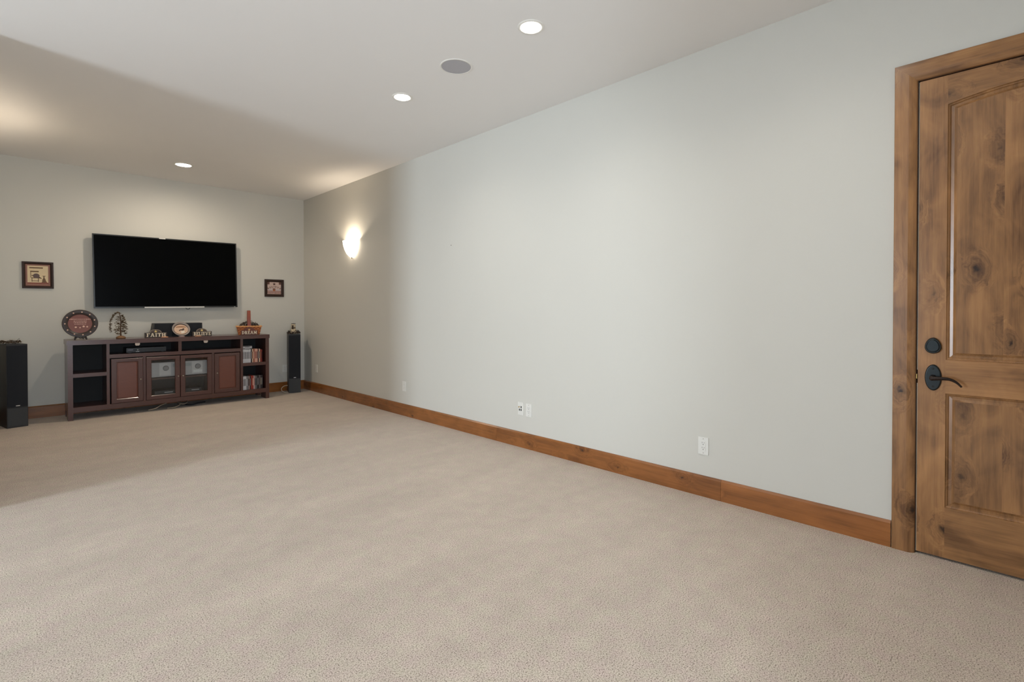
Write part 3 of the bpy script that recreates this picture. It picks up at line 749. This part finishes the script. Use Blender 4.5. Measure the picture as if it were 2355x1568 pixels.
# film cases
def case(x0, x1, y0, z0, z1, rgb, label, lab_rgb, group, flat=False):
    t = thing('film_case', ((x0 + x1) / 2, y0 + .067, z0), label, 'film case', group)
    m = mat('case_%d_%d_%d' % rgb, rgb, .35, var=.1, scale=80)
    m2 = mat('case_%d_%d_%d' % lab_rgb, lab_rgb, .35, var=.1, scale=80)
    obj('shell', box(x0, x1, y0, y0 + .135, z0, z1), m, t)
    if flat: obj('spine_title', box(x0 + .03, x1 - .03, y0 - .0006, y0 - .0001, z0 + (z1 - z0) * .3, z0 + (z1 - z0) * .7), m2, t)
    else:
        h = z1 - z0
        obj('spine_title', box(x0 + (x1 - x0) * .25, x1 - (x1 - x0) * .2, y0 - .0006, y0 - .0001, z0 + h * .28, z0 + h * .8), m2, t)
    return t
WH, GY, DKc, RD, CR, PK, OR = (206, 204, 206), (120, 116, 118), (40, 34, 34), (128, 36, 24), (216, 186, 160), (196, 132, 118), (150, 84, 54)
up = [(WH, GY), (WH, GY), (WH, DKc), (WH, GY), (WH, DKc), (WH, GY), (WH, GY), (DKc, GY), (CR, OR), (OR, CR), (PK, RD), (CR, RD), (PK, DKc), (DKc, GY), (CR, DKc), (RD, OR), (RD, DKc)]
upn = ['white', 'white', 'white', 'white', 'white', 'white', 'white', 'black', 'cream', 'brown', 'pink', 'cream', 'pink', 'black', 'cream', 'red', 'red']
ORD = ['first', 'second', 'third', 'fourth', 'fifth', 'sixth', 'seventh', 'eighth', 'ninth', 'tenth', 'eleventh', 'twelfth', 'thirteenth', 'fourteenth', 'fifteenth', 'sixteenth', 'seventeenth']
x = 2.281
for q, ((c, l), n) in enumerate(zip(up, upn)):
    wd = .0148 if n != 'red' else .0135
    h = .190 + random.uniform(-.003, .002) - (.012 if n == 'red' else 0)
    case(x, x + wd, 7.668 + random.uniform(0, .006), .5282, .5282 + h, c, '%s film case on the upper console shelf, %s from the divider by the paneled door' % (n, ORD[q]), l, 'film cases on the upper console shelf'); x += wd + .0006
for k, (c, l) in enumerate(((GY, WH), (WH, GY), (GY, DKc))):
    z = .7205 + k * .0150
    case(2.283, 2.405, 7.672, z, z + .0146, c, ('%s film case lying flat, %s of the three above the white cases') % (('grey', 'white', 'grey')[k], ('lowest', 'middle', 'topmost')[k]), l, 'film cases lying flat on the white cases', flat=True)
lo = [('white', WH, GY), ('white', WH, DKc), ('white', WH, GY), ('grey', GY, WH), ('grey', GY, DKc), ('pink', (150, 112, 104), DKc), ('black', DKc, GY), ('red', (170, 60, 44), RD), ('red', RD, CR), ('pink', (200, 160, 156), PK), ('grey', GY, DKc), ('grey', (96, 98, 98), DKc), ('black', DKc, GY), ('black', DKc, GY), ('grey', (104, 92, 94), DKc), ('black', DKc, (150, 140, 120)), ('black', DKc, GY)]
x = 2.283
for q, (n, c, l) in enumerate(lo):
    wd = .0148; h = .190 + random.uniform(-.004, .002)
    case(x, x + wd, 7.668 + random.uniform(0, .006), .1476, .1476 + h, c, '%s film case on the lower console shelf, %s from the divider by the paneled door' % (n, ORD[q]), l, 'film cases on the lower console shelf'); x += wd + .0006

# cables under the console
cab = [((188, 170, 148), [(1.20, 7.72, .010), (1.27, 7.70, .024), (1.33, 7.74, .048), (1.40, 7.80, .060), (1.44, 7.92, .062)], 'pale grey cable rising under the console below the paneled door'),
       ((176, 160, 138), [(1.40, 7.72, .009), (1.46, 7.69, .012), (1.52, 7.72, .022), (1.56, 7.78, .045), (1.57, 7.90, .055)], 'tan cable lying under the middle of the console'),
       ((150, 138, 122), [(1.52, 7.80, .068), (1.54, 7.73, .050), (1.58, 7.70, .040), (1.62, 7.73, .050), (1.64, 7.80, .068)], 'loop of beige cable hanging below the console glass doors'),
       ((30, 34, 44), [(1.60, 7.86, .008), (1.68, 7.74, .010), (1.76, 7.76, .024), (1.86, 7.86, .010)], 'dark blue cable on the carpet under the console')]
for c, pts, lb in cab:
    tag(obj('loose_cable', tube(spline(pts, 8), .006, 8), mat('cable_%d' % c[0], c, .5), None, smooth=True), lb, 'cable')

# ================================================================== ORNAMENTS ON THE CONSOLE
ZT = .9202
# commemorative plate on an easel
pt = thing('display_plate', (.553, 7.72, ZT), 'round dark rimmed plate with pale dots standing on a small easel', 'plate')
tb = math.radians(9)
def tiltm(c): return Matrix.Translation(c) @ Matrix.Rotation(-tb, 4, 'X')
PC = (.553, 7.715, 1.113)
def plate_obj(name, bm, m, par=pt, **k):
    bmesh.ops.transform(bm, matrix=tiltm(PC), verts=bm.verts); return obj(name, bm, m, par, **k)
plate_obj('rim', lathe([(.108, .006), (.111, -.003), (.158, -.013), (.162, -.010), (.158, -.004), (.115, .012), (.0, .014)], (0, 0, 0), 56, 'y'), mat('plate_rim', (58, 48, 46), .45), smooth=True)
pm = plate_obj('centre', lathe([(0, .003), (.104, .003), (.109, .001), (.1095, .006)], (0, 0, 0), 56, 'y'), mat('plate_centre', (124, 76, 68), .5))
for i in range(11):
    a = 2 * PI * i / 11 + .3; bm = bmesh.new(); blob(bm, (.135 * math.cos(a), -.0085, .135 * math.sin(a)), (.0085, .003, .0085)); plate_obj('painted_dot', bm, mat('dot_pale', (224, 186, 164), .5))
rr = random.Random(5); bm = bmesh.new()
for k, (z, hw) in enumerate(((.052, .095), (.030, .058), (.012, .058), (-.006, .052))):
    x = -hw
    while x < hw:
        ww = rr.uniform(.006, .015); box(x, min(hw, x + ww), .0012, .0035, z - .003 - rr.uniform(0, .002), z + .003 + rr.uniform(0, .002), bm); x += ww + .004
plate_obj('fine_lettering', bm, mat('lettering_pink', (206, 166, 152), .6))
for x, z, r in ((-.04, -.042, .012), (.03, -.034, .013), (.062, -.038, .011), (-.002, -.048, .009)):
    bm = bmesh.new(); pz(star(x, z, r, r * .6, 6), .0012, .0035, bm); plate_obj('painted_star', bm, mat('dot_pale', (224, 186, 164)))
ez = mat('easel_black', (34, 26, 24), .4)
for s in (-1, 1):
    obj('easel_leg', tube(spline([(.553 + s * .052, 7.668, ZT + .006), (.553 + s * .050, 7.672, ZT + .036), (.553 + s * .040, 7.690, ZT + .036), (.553 + s * .035, 7.74, ZT + .05), (.553 + s * .02, 7.80, ZT + .10)], 5), .006, 8), ez, pt, smooth=True)
    obj('easel_leg', tube([(.553 + s * .02, 7.80, ZT + .10), (.553 + s * .035, 7.83, ZT + .006)], .005, 8), ez, pt)
obj('easel_bar', tube(spline([(.497, 7.670, ZT + .012), (.525, 7.668, ZT + .036), (.553, 7.668, ZT + .026), (.581, 7.668, ZT + .036), (.609, 7.670, ZT + .012)], 5), .0065, 8), ez, pt, smooth=True)

# little wire tree with a drooping branch
tt = thing('pip_tree', (.937, 7.78, ZT), 'small brown twig tree with drooping leafy branch on a round wooden base', 'ornament')
obj('base', lathe([(0, 0), (.046, 0), (.050, .008), (.046, .020), (.030, .030), (.016, .036), (0, .037)], (.937, 7.78, ZT), 24), mat('tree_base', (128, 92, 58), .6), tt, smooth=True)
tk = mat('tree_bark', (82, 58, 42), .8); tl = mat('tree_leaf', (84, 66, 42), .8)
stem = spline([(.937, 7.78, ZT + .03), (.934, 7.78, ZT + .12), (.938, 7.78, ZT + .22), (.926, 7.78, ZT + .30), (.905, 7.775, ZT + .322), (.872, 7.77, ZT + .300), (.842, 7.765, ZT + .24), (.832, 7.765, ZT + .16), (.834, 7.765, ZT + .075)], 7)
obj('stem', tube(stem, [.0085 - .0065 * min(1, i / 30) for i in range(len(stem))], 7), tk, tt, smooth=True)
def sprig(name, pts_fn, n, sz, seed, m, par):
    r = random.Random(seed); bm = bmesh.new()
    for i in range(n):
        c, d = pts_fn(r, i)
        q = Vector((1, 0, 0)).rotation_difference(Vector(d)).to_matrix()
        blob(bm, c, (sz * r.uniform(.8, 1.5), sz * .4, sz * .32), rot=q)
    o = obj(name, bm, m, par); o['kind'] = 'stuff'; return o
def tree_leaf(r, i):
    if i < 75:
        p = stem[int(r.uniform(len(stem) * .40, len(stem) - 1))]; return (p.x + r.uniform(-.004, .012), p.y + r.uniform(-.01, .01), p.z), (r.uniform(-.3, 1), r.uniform(-.6, .6), r.uniform(-.5, .1))
    z = r.uniform(.05, .29); wdt = .05 * math.sin(PI * min(1, (z + .05) / .36)) + .012; s = r.choice((-1, 1, 1)); f = r.uniform(.15, 1)
    return (.937 + s * wdt * f, 7.78 + r.uniform(-.03, .03), ZT + z), (s, r.uniform(-.5, .5), r.uniform(-.4, .25))
sprig('leaves', tree_leaf, 210, .012, 11, tl, tt)
rb = random.Random(4)
for k in range(12):
    z = .06 + k * .02; s = 1 if k % 3 else -1; ln_ = .03 + .03 * math.sin(PI * k / 11)
    obj('twig', tube([(.936, 7.78, ZT + z), (.936 + s * ln_ * .6, 7.78 + rb.uniform(-.02, .02), ZT + z + .004), (.936 + s * ln_, 7.78 + rb.uniform(-.03, .03), ZT + z - .006)], .0018, 5), tk, tt)

# black centre speaker behind the signs
cs = thing('centre_speaker', (1.545, 7.92, ZT), 'wide black centre speaker standing behind the small word signs', 'speaker')
obj('cabinet', prism([(1.262, ZT), (1.835, ZT), (1.835, ZT + .178), (1.290, ZT + .178)], lambda a, b: (a, 7.853 + (b - ZT) * .12, b), lambda a, b: (a, 8.03, b)), M_vinyl, cs, bevel=.003)
obj('grille', prism([(1.275, ZT + .008), (1.825, ZT + .008), (1.825, ZT + .170), (1.300, ZT + .170)], lambda a, b: (a, 7.846 + (b - ZT) * .12, b), lambda a, b: (a, 7.8525 + (b - ZT) * .12, b)), M_grille, cs)

# decorated bowl on a foot
bw = thing('decorated_bowl', (1.572, 7.79, ZT), 'round bowl plate with a painted tan landscape standing upright between the word signs', 'bowl')
BC = (1.572, 7.80, ZT + .098)
def bowl_obj(name, bm, m, **k):
    bmesh.ops.transform(bm, matrix=Matrix.Translation(BC) @ Matrix.Rotation(-math.radians(28), 4, 'X'), verts=bm.verts); return obj(name, bm, m, bw, **k)
bowl_obj('bowl', lathe([(0, .022), (.045, .020), (.078, .006), (.096, -.012), (.102, -.012), (.100, -.004), (.082, .014), (.05, .028), (0, .030)], (0, 0, 0), 40, 'y'), mat('bowl_rim', (150, 138, 130), .35), smooth=True)
bowl_obj('painted_sky', pz(arc(0, 0, .082, .082, 0.28, PI - 0.28, 18), -.0030, .008), mat('bowl_dark', (64, 46, 38), .5))
bowl_obj('painted_scene', pz(arc(0, -.006, .078, .070, 0, 2 * PI, 26)[:-1], -.0050, .006), mat('bowl_tan', (206, 172, 146), .5))
bowl_obj('painted_hill', pz(arc(0, .022, .060, .020, 0, PI, 12), -.0060, .004), mat('bowl_brown', (150, 106, 72), .5))
bowl_obj('painted_animal', pz([(-.028, -.022), (-.012, -.006), (.012, -.002), (.024, .010), (.036, .006), (.034, -.012), (.020, -.024), (-.006, -.018), (-.020, -.032)], -.0062, .004), mat('bowl_dark', (64, 46, 38)))
bowl_obj('painted_snow', pz([(-.008, -.036), (.020, -.024), (.040, -.032), (.034, -.056), (.0, -.066)], -.0064, .004), mat('bowl_white', (226, 214, 198), .5))
obj('foot', lathe([(.036, 0.0003), (.036, .005), (.026, .008), (0, .008)], (1.572, 7.765, ZT), 24), mat('bowl_foot', (196, 168, 166), .4), bw)

# FAITH / BELIEVE blocks
def word_sign(x0, x1, txt, label, y, bl):
    t = thing('word_sign', ((x0 + x1) / 2, y, ZT), label, 'sign', None)
    md = (x0 + x1) / 2
    h = .062
    obj('block', box(x0, x1, y, y + .034, ZT, ZT + h), mat('sign_block', (62, 52, 46), .6), t, bevel=.002)
    ar = obj('arch', pz(arc(md - .004, ZT + h + .0002, .064, .042, 0, PI, 20), y + .004, y + .030), mat('sign_arch', (86, 72, 64), .6), t)
    obj('arch_border', pz(arc(md - .004, ZT + h + .0002, .064, .042, 0, PI, 20) + arc(md - .004, ZT + h + .0002, .057, .036, PI, 0, 20), y + .001, y + .0038), mat('sign_border', (150, 134, 118), .6), ar)
    obj('star', pz(star(md - .004, ZT + h + .016, .019, .009), y - .003, y + .0038), mat('sign_star', (226, 200, 128), .5), ar)
    obj('lettering', word(txt, x0 + .014, x1 - .012, ZT + .010, ZT + .056, y - .006, y - .0002, gap=.04 if len(txt) > 5 else .08), M_cream, t)
    return t
word_sign(1.176, 1.408, 'FAITH', 'small dark block sign spelling FAITH under a starred arch', 7.755, 0)
word_sign(1.694, 1.922, 'BELIEVE', 'small dark block sign spelling BELIEVE under a starred arch', 7.765, 0)
M_tan = mat('tan_reflection', (208, 150, 112), .45)  # tan patches modelled in place of reflections in the console varnish
for cx_, lb in ((1.375, 'small flat tan patch standing in for a varnish reflection by the FAITH sign'), (1.745, 'small flat tan patch standing in for a varnish reflection by the BELIEVE sign')):
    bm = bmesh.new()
    t = tag(obj('reflection_patch', lathe([(0, 0), (.036, 0), (.042, .003), (.034, .009), (.012, .012), (0, .012)], (cx_, 7.700, ZT), 20), M_tan, None, smooth=True), lb, 'ornament')

# DREAM basket
bk = thing('basket', (2.392, 7.76, ZT), 'orange-brown woven basket with a tall handle and a DREAM plaque', 'basket')
M_w1 = mat('splint', (190, 116, 60), .6, var=.2); M_w2 = mat('splint_dark', (150, 78, 38), .6, var=.2); M_rim = mat('splint_rim', (226, 164, 106), .6, var=.15)
bx0, bx1, by0, by1 = 2.262, 2.524, 7.690, 7.830        # bottom
fx, fy, bh = .024, .018, .118                          # flare and height
def side_pt(u, h, o=0.0):
    """u 0..4 round the basket, h 0..1 up, o outwards"""
    a0, a1, b0, b1 = bx0 - fx * h - o, bx1 + fx * h + o, by0 - fy * h - o, by1 + fy * h + o
    k, f = int(u) % 4, u - int(u)
    z = ZT + .001 + h * bh
    return [(a0 + (a1 - a0) * f, b0, z), (a1, b0 + (b1 - b0) * f, z), (a1 - (a1 - a0) * f, b1, z), (a0, b1 - (b1 - b0) * f, z)][k]
obj('bottom', box(bx0, bx1, by0, by1, ZT + .0005, ZT + .004), M_w2, bk)
nst = [12, 7, 12, 7]; stakes = [k + (i + .5) / nst[k] for k in range(4) for i in range(nst[k])]
for i, u in enumerate(stakes):
    hw = .36 / nst[int(u)]
    bm = bmesh.new(); a = [bm.verts.new(side_pt(u - hw, 0, .001)), bm.verts.new(side_pt(u + hw, 0, .001)), bm.verts.new(side_pt(u + hw, 1, .001)), bm.verts.new(side_pt(u - hw, 1, .001))]
    b = [bm.verts.new(side_pt(u - hw, 0, -.001)), bm.verts.new(side_pt(u + hw, 0, -.001)), bm.verts.new(side_pt(u + hw, 1, -.001)), bm.verts.new(side_pt(u - hw, 1, -.001))]
    bm.faces.new(a); bm.faces.new(b[::-1])
    for j in range(4): bm.faces.new((a[j], b[j], b[(j + 1) % 4], a[(j + 1) % 4]))
    obj('stake', bm, M_w2, bk)
for k in range(6):
    h0, h1 = (k + .12) / 6.4, (k + .88) / 6.4
    bm = bmesh.new(); n = 2 * len(stakes); us = []
    for i, u in enumerate(stakes):
        nx = stakes[(i + 1) % len(stakes)] + (4 if i == len(stakes) - 1 else 0)
        us += [(u, .0042 if (i + k) % 2 == 0 else -.0042), ((u + nx) / 2 if int(u) == int(nx) else math.ceil(u) - 1e-6, 0.0)]
    A = [bm.verts.new(side_pt(u % 4, h0, o)) for u, o in us]; Bv = [bm.verts.new(side_pt(u % 4, h1, o)) for u, o in us]
    A2 = [bm.verts.new(side_pt(u % 4, h0, o - .0016)) for u, o in us]; B2 = [bm.verts.new(side_pt(u % 4, h1, o - .0016)) for u, o in us]
    for i in range(n):
        j = (i + 1) % n
        for q in ((A[i], A[j], Bv[j], Bv[i]), (B2[i], B2[j], A2[j], A2[i]), (Bv[i], Bv[j], B2[j], B2[i]), (A2[i], A2[j], A[j], A[i])): bm.faces.new(q)
    obj('weaver', bm, M_w1, bk)
rp = []
for k in range(4):
    for i in range(8): rp.append(side_pt(k + i / 8 + 1e-4, 1.0, .003))
bm = bmesh.new()
for i in range(len(rp)):       # wrapped rim: short slanted rolls
    a, b = Vector(rp[i]), Vector(rp[(i + 1) % len(rp)])
    tube([a, a.lerp(b, .5), b], [.0075, .0095, .0075], 8, bm)
obj('rim', bm, M_rim, bk, smooth=True)
hx = 2.392
hp = [(by0 - fy - .001, ZT + .10), (by0 - fy + .004, ZT + .22), (by0 + .010, ZT + .30), (by0 + .04, ZT + .335), ((by0 + by1) / 2, ZT + .342), (by1 - .04, ZT + .335), (by1 - .010, ZT + .30), (by1 + fy - .004, ZT + .22), (by1 + fy + .001, ZT + .10)]
hs = spline([(0, a, b) for a, b in hp], 5); bm = bmesh.new(); prev = None
for i, p in enumerate(hs):
    tg = (hs[min(i + 1, len(hs) - 1)] - hs[max(0, i - 1)]).normalized(); nn = Vector((0, tg.z, -tg.y)) * .003
    ring = [bm.verts.new((hx + s * .021, p.y + q * nn.y, p.z + q * nn.z)) for s, q in ((-1, -1), (1, -1), (1, 1), (-1, 1))]
    if prev:
        for j in range(4): bm.faces.new((prev[j], prev[(j + 1) % 4], ring[(j + 1) % 4], ring[j]))
    else: bm.faces.new(ring[::-1])
    prev = ring
bm.faces.new(prev)
obj('handle', bm, mat('handle_red', (138, 66, 46), .5), bk)
fy0 = by0 - .0085
plq = obj('plaque', prism([(2.290, ZT + .002), (2.500, ZT + .002), (2.500, ZT + .064)] + arc(2.395, ZT + .064, .072, .040, 0, PI, 14) + [(2.290, ZT + .064)], lambda a, b: (a, fy0 - .010 - (b - ZT) * .13, b), lambda a, b: (a, fy0 - .003 - (b - ZT) * .13, b)), mat('plaque_maroon', (112, 62, 50), .6), bk)
bm = word('DREAM', 2.300, 2.490, ZT + .010, ZT + .056, 0, .004, gap=.05)
for v in bm.verts: v.co.y += fy0 - .0145 - (v.co.z - ZT) * .13
obj('lettering', bm, M_cream, plq)
bm = pz(star(2.392, ZT + .074, .017, .008), 0, .003)
for v in bm.verts: v.co.y += fy0 - .0135 - (v.co.z - ZT) * .13
obj('star', bm, mat('plaque_star', (222, 176, 110), .5), plq)

bk.rotation_euler = (0, 0, math.radians(-15))

# berry garlands
M_twig = mat('garland_twig', (70, 52, 38), .8); M_pip = mat('garland_pip', (52, 34, 28), .5); M_leaf = mat('garland_leaf', (78, 62, 42), .8)
def garland(loc, fn, label, nt, nb, nl, seed, ls=.014):
    r = random.Random(seed); t = thing('berry_garland', loc, label, 'garland')
    bm = bmesh.new()
    for i in range(nt):
        a, b, c = fn(r), fn(r), fn(r); tube([a, (Vector(a) + Vector(b)) / 2 + Vector((0, 0, .006)), b], .0016, 5, bm)
    o = obj('twigs', bm, M_twig, t); o['kind'] = 'stuff'
    bm = bmesh.new()
    for i in range(nb): s = r.uniform(.0045, .007); blob(bm, fn(r), (s, s, s))
    o = obj('berries', bm, M_pip, t); o['kind'] = 'stuff'
    bm = bmesh.new()
    for i in range(nl):
        q = Matrix.Rotation(r.uniform(0, 6.3), 3, 'Z') @ Matrix.Rotation(r.uniform(-.5, .5), 3, 'Y'); blob(bm, fn(r), (ls * r.uniform(.7, 1.4), ls * .36, .002), rot=q)
    o = obj('leaves', bm, M_leaf, t); o['kind'] = 'stuff'
    return t
def in_basket(r):
    a = r.uniform(-1, 1); b = r.uniform(-1, 1); return (2.398 + a * .125, 7.76 + b * .06, ZT + .108 + (1 - a * a * .6) * r.uniform(0.0, .088))
g = garland((2.392, 7.76, ZT + .11), in_basket, 'dark berry garland heaped in the DREAM basket', 34, 130, 70, 21)
g.rotation_euler = (0, 0, math.radians(-15))

# ================================================================== TOWER SPEAKERS
def tower(loc, rot, label):
    """local frame: front face at y = 0, x -hw..hw"""
    t = thing('tower_speaker', loc, label, 'speaker', None, rot)
    hw, d, h = .084, .30, .900
    L_ = dict(local=True)
    obj('cabinet', box(-hw, hw, 0, d, 0, h), M_vinyl, t, bevel=.004, **L_)
    # bowed cloth grille on the upper part
    pts = [(-hw + .003, 0)] + [((-hw + .003) + (2 * hw - .006) * i / 10, -.010 - .006 * math.sin(PI * i / 10)) for i in range(11)] + [(hw - .003, 0)]
    gr = obj('grille', prism(pts, lambda a, b: (a, b - .0005, .224), lambda a, b: (a, b - .0005, h - .014)), M_grille, t, **L_)
    obj('badge', box(-.016, .016, -.0215, -.0168, .233, .241), M_silver, gr, **L_)
    obj('lower_panel', box(-hw + .006, hw - .006, -.006, -.0005, .016, .212), M_panel, t, bevel=.002, **L_)
    return t
al = math.atan2(.036, .165); ar_ = -math.atan2(.049, .166)
tower((.0245, 7.632, 0), al, 'black tower speaker under the chair print, topped with dry leaves')
tower((3.063, 7.8285, 0), ar_, 'black tower speaker in the room corner, topped with a figurine')
def on_left(r):
    x = r.uniform(-.14, .085) ; return (x - .02, 7.70 + r.uniform(-.05, .12), .908 + r.uniform(0, .030) + (.012 if r.random() < .1 else 0))
garland((.0, 7.74, .9005), on_left, 'dry brown leaf garland lying on the tower speaker under the chair print', 18, 24, 60, 31, .024)
sg = tag(obj('dry_sprig', tube(spline([(.01, 7.72, .906), (.02, 7.72, .93), (.035, 7.72, .950), (.045, 7.72, .958)], 5), [.0014] * 15 + [.006], 6), M_twig), 'single dry sprig sticking up from the leaf garland', 'sprig')
# figurine on the corner speaker
fc = (3.085, 7.925)
fg = thing('figurine', (fc[0], fc[1], .9005), 'cream round-bodied figurine with dark scarf and flat cap on the corner speaker', 'figurine')
M_fig = mat('figurine_cream', (206, 188, 158), .6)
obj('body', lathe([(0, 0), (.040, .001), (.046, .025), (.042, .055), (.030, .082), (.022, .092), (0, .094)], (fc[0], fc[1], .9005), 28), M_fig, fg, smooth=True)
obj('head', lathe([(0, .090), (.022, .094), (.029, .110), (.031, .130), (.027, .150), (0, .156)], (fc[0], fc[1], .9005), 28), M_fig, fg, smooth=True)
sc = obj('scarf', lathe([(.022, .084), (.030, .088), (.031, .096), (.024, .101)], (fc[0], fc[1], .9005), 24), mat('scarf_brown', (62, 44, 32), .8), fg, smooth=True)
obj('scarf_tail', box(fc[0] - .034, fc[0] - .014, fc[1] - .036, fc[1] - .028, .9005 + .075, .9005 + .135), mat('scarf_brown', (62, 44, 32)), sc, bevel=.002)
obj('cap', lathe([(0, .157), (.032, .157), (.033, .163), (0, .165)], (fc[0], fc[1], .9005), 24), mat('cap_dark', (54, 42, 32), .7), fg)
def ring_right(r):
    a = r.uniform(0, 2 * PI); q = r.uniform(.056, .088); return (fc[0] + q * 1.15 * math.cos(a), fc[1] - .005 + q * .9 * math.sin(a), .908 + r.uniform(0, .055) * (1 - (q - .055) / .05))
garland((fc[0], fc[1], .9005), ring_right, 'dark berry ring around the cream figurine', 30, 120, 40, 41)
# white loop of speaker wire
tag(obj('speaker_wire', tube(spline([(2.985, 7.90, .115), (2.94, 7.93, .105), (2.905, 7.94, .07), (2.915, 7.93, .03), (2.95, 7.90, .008), (2.985, 7.88, .008)], 8), .0045, 8), mat('wire_white', (206, 192, 172), .5), None, smooth=True), 'white loop of wire beside the foot of the corner speaker', 'cable')
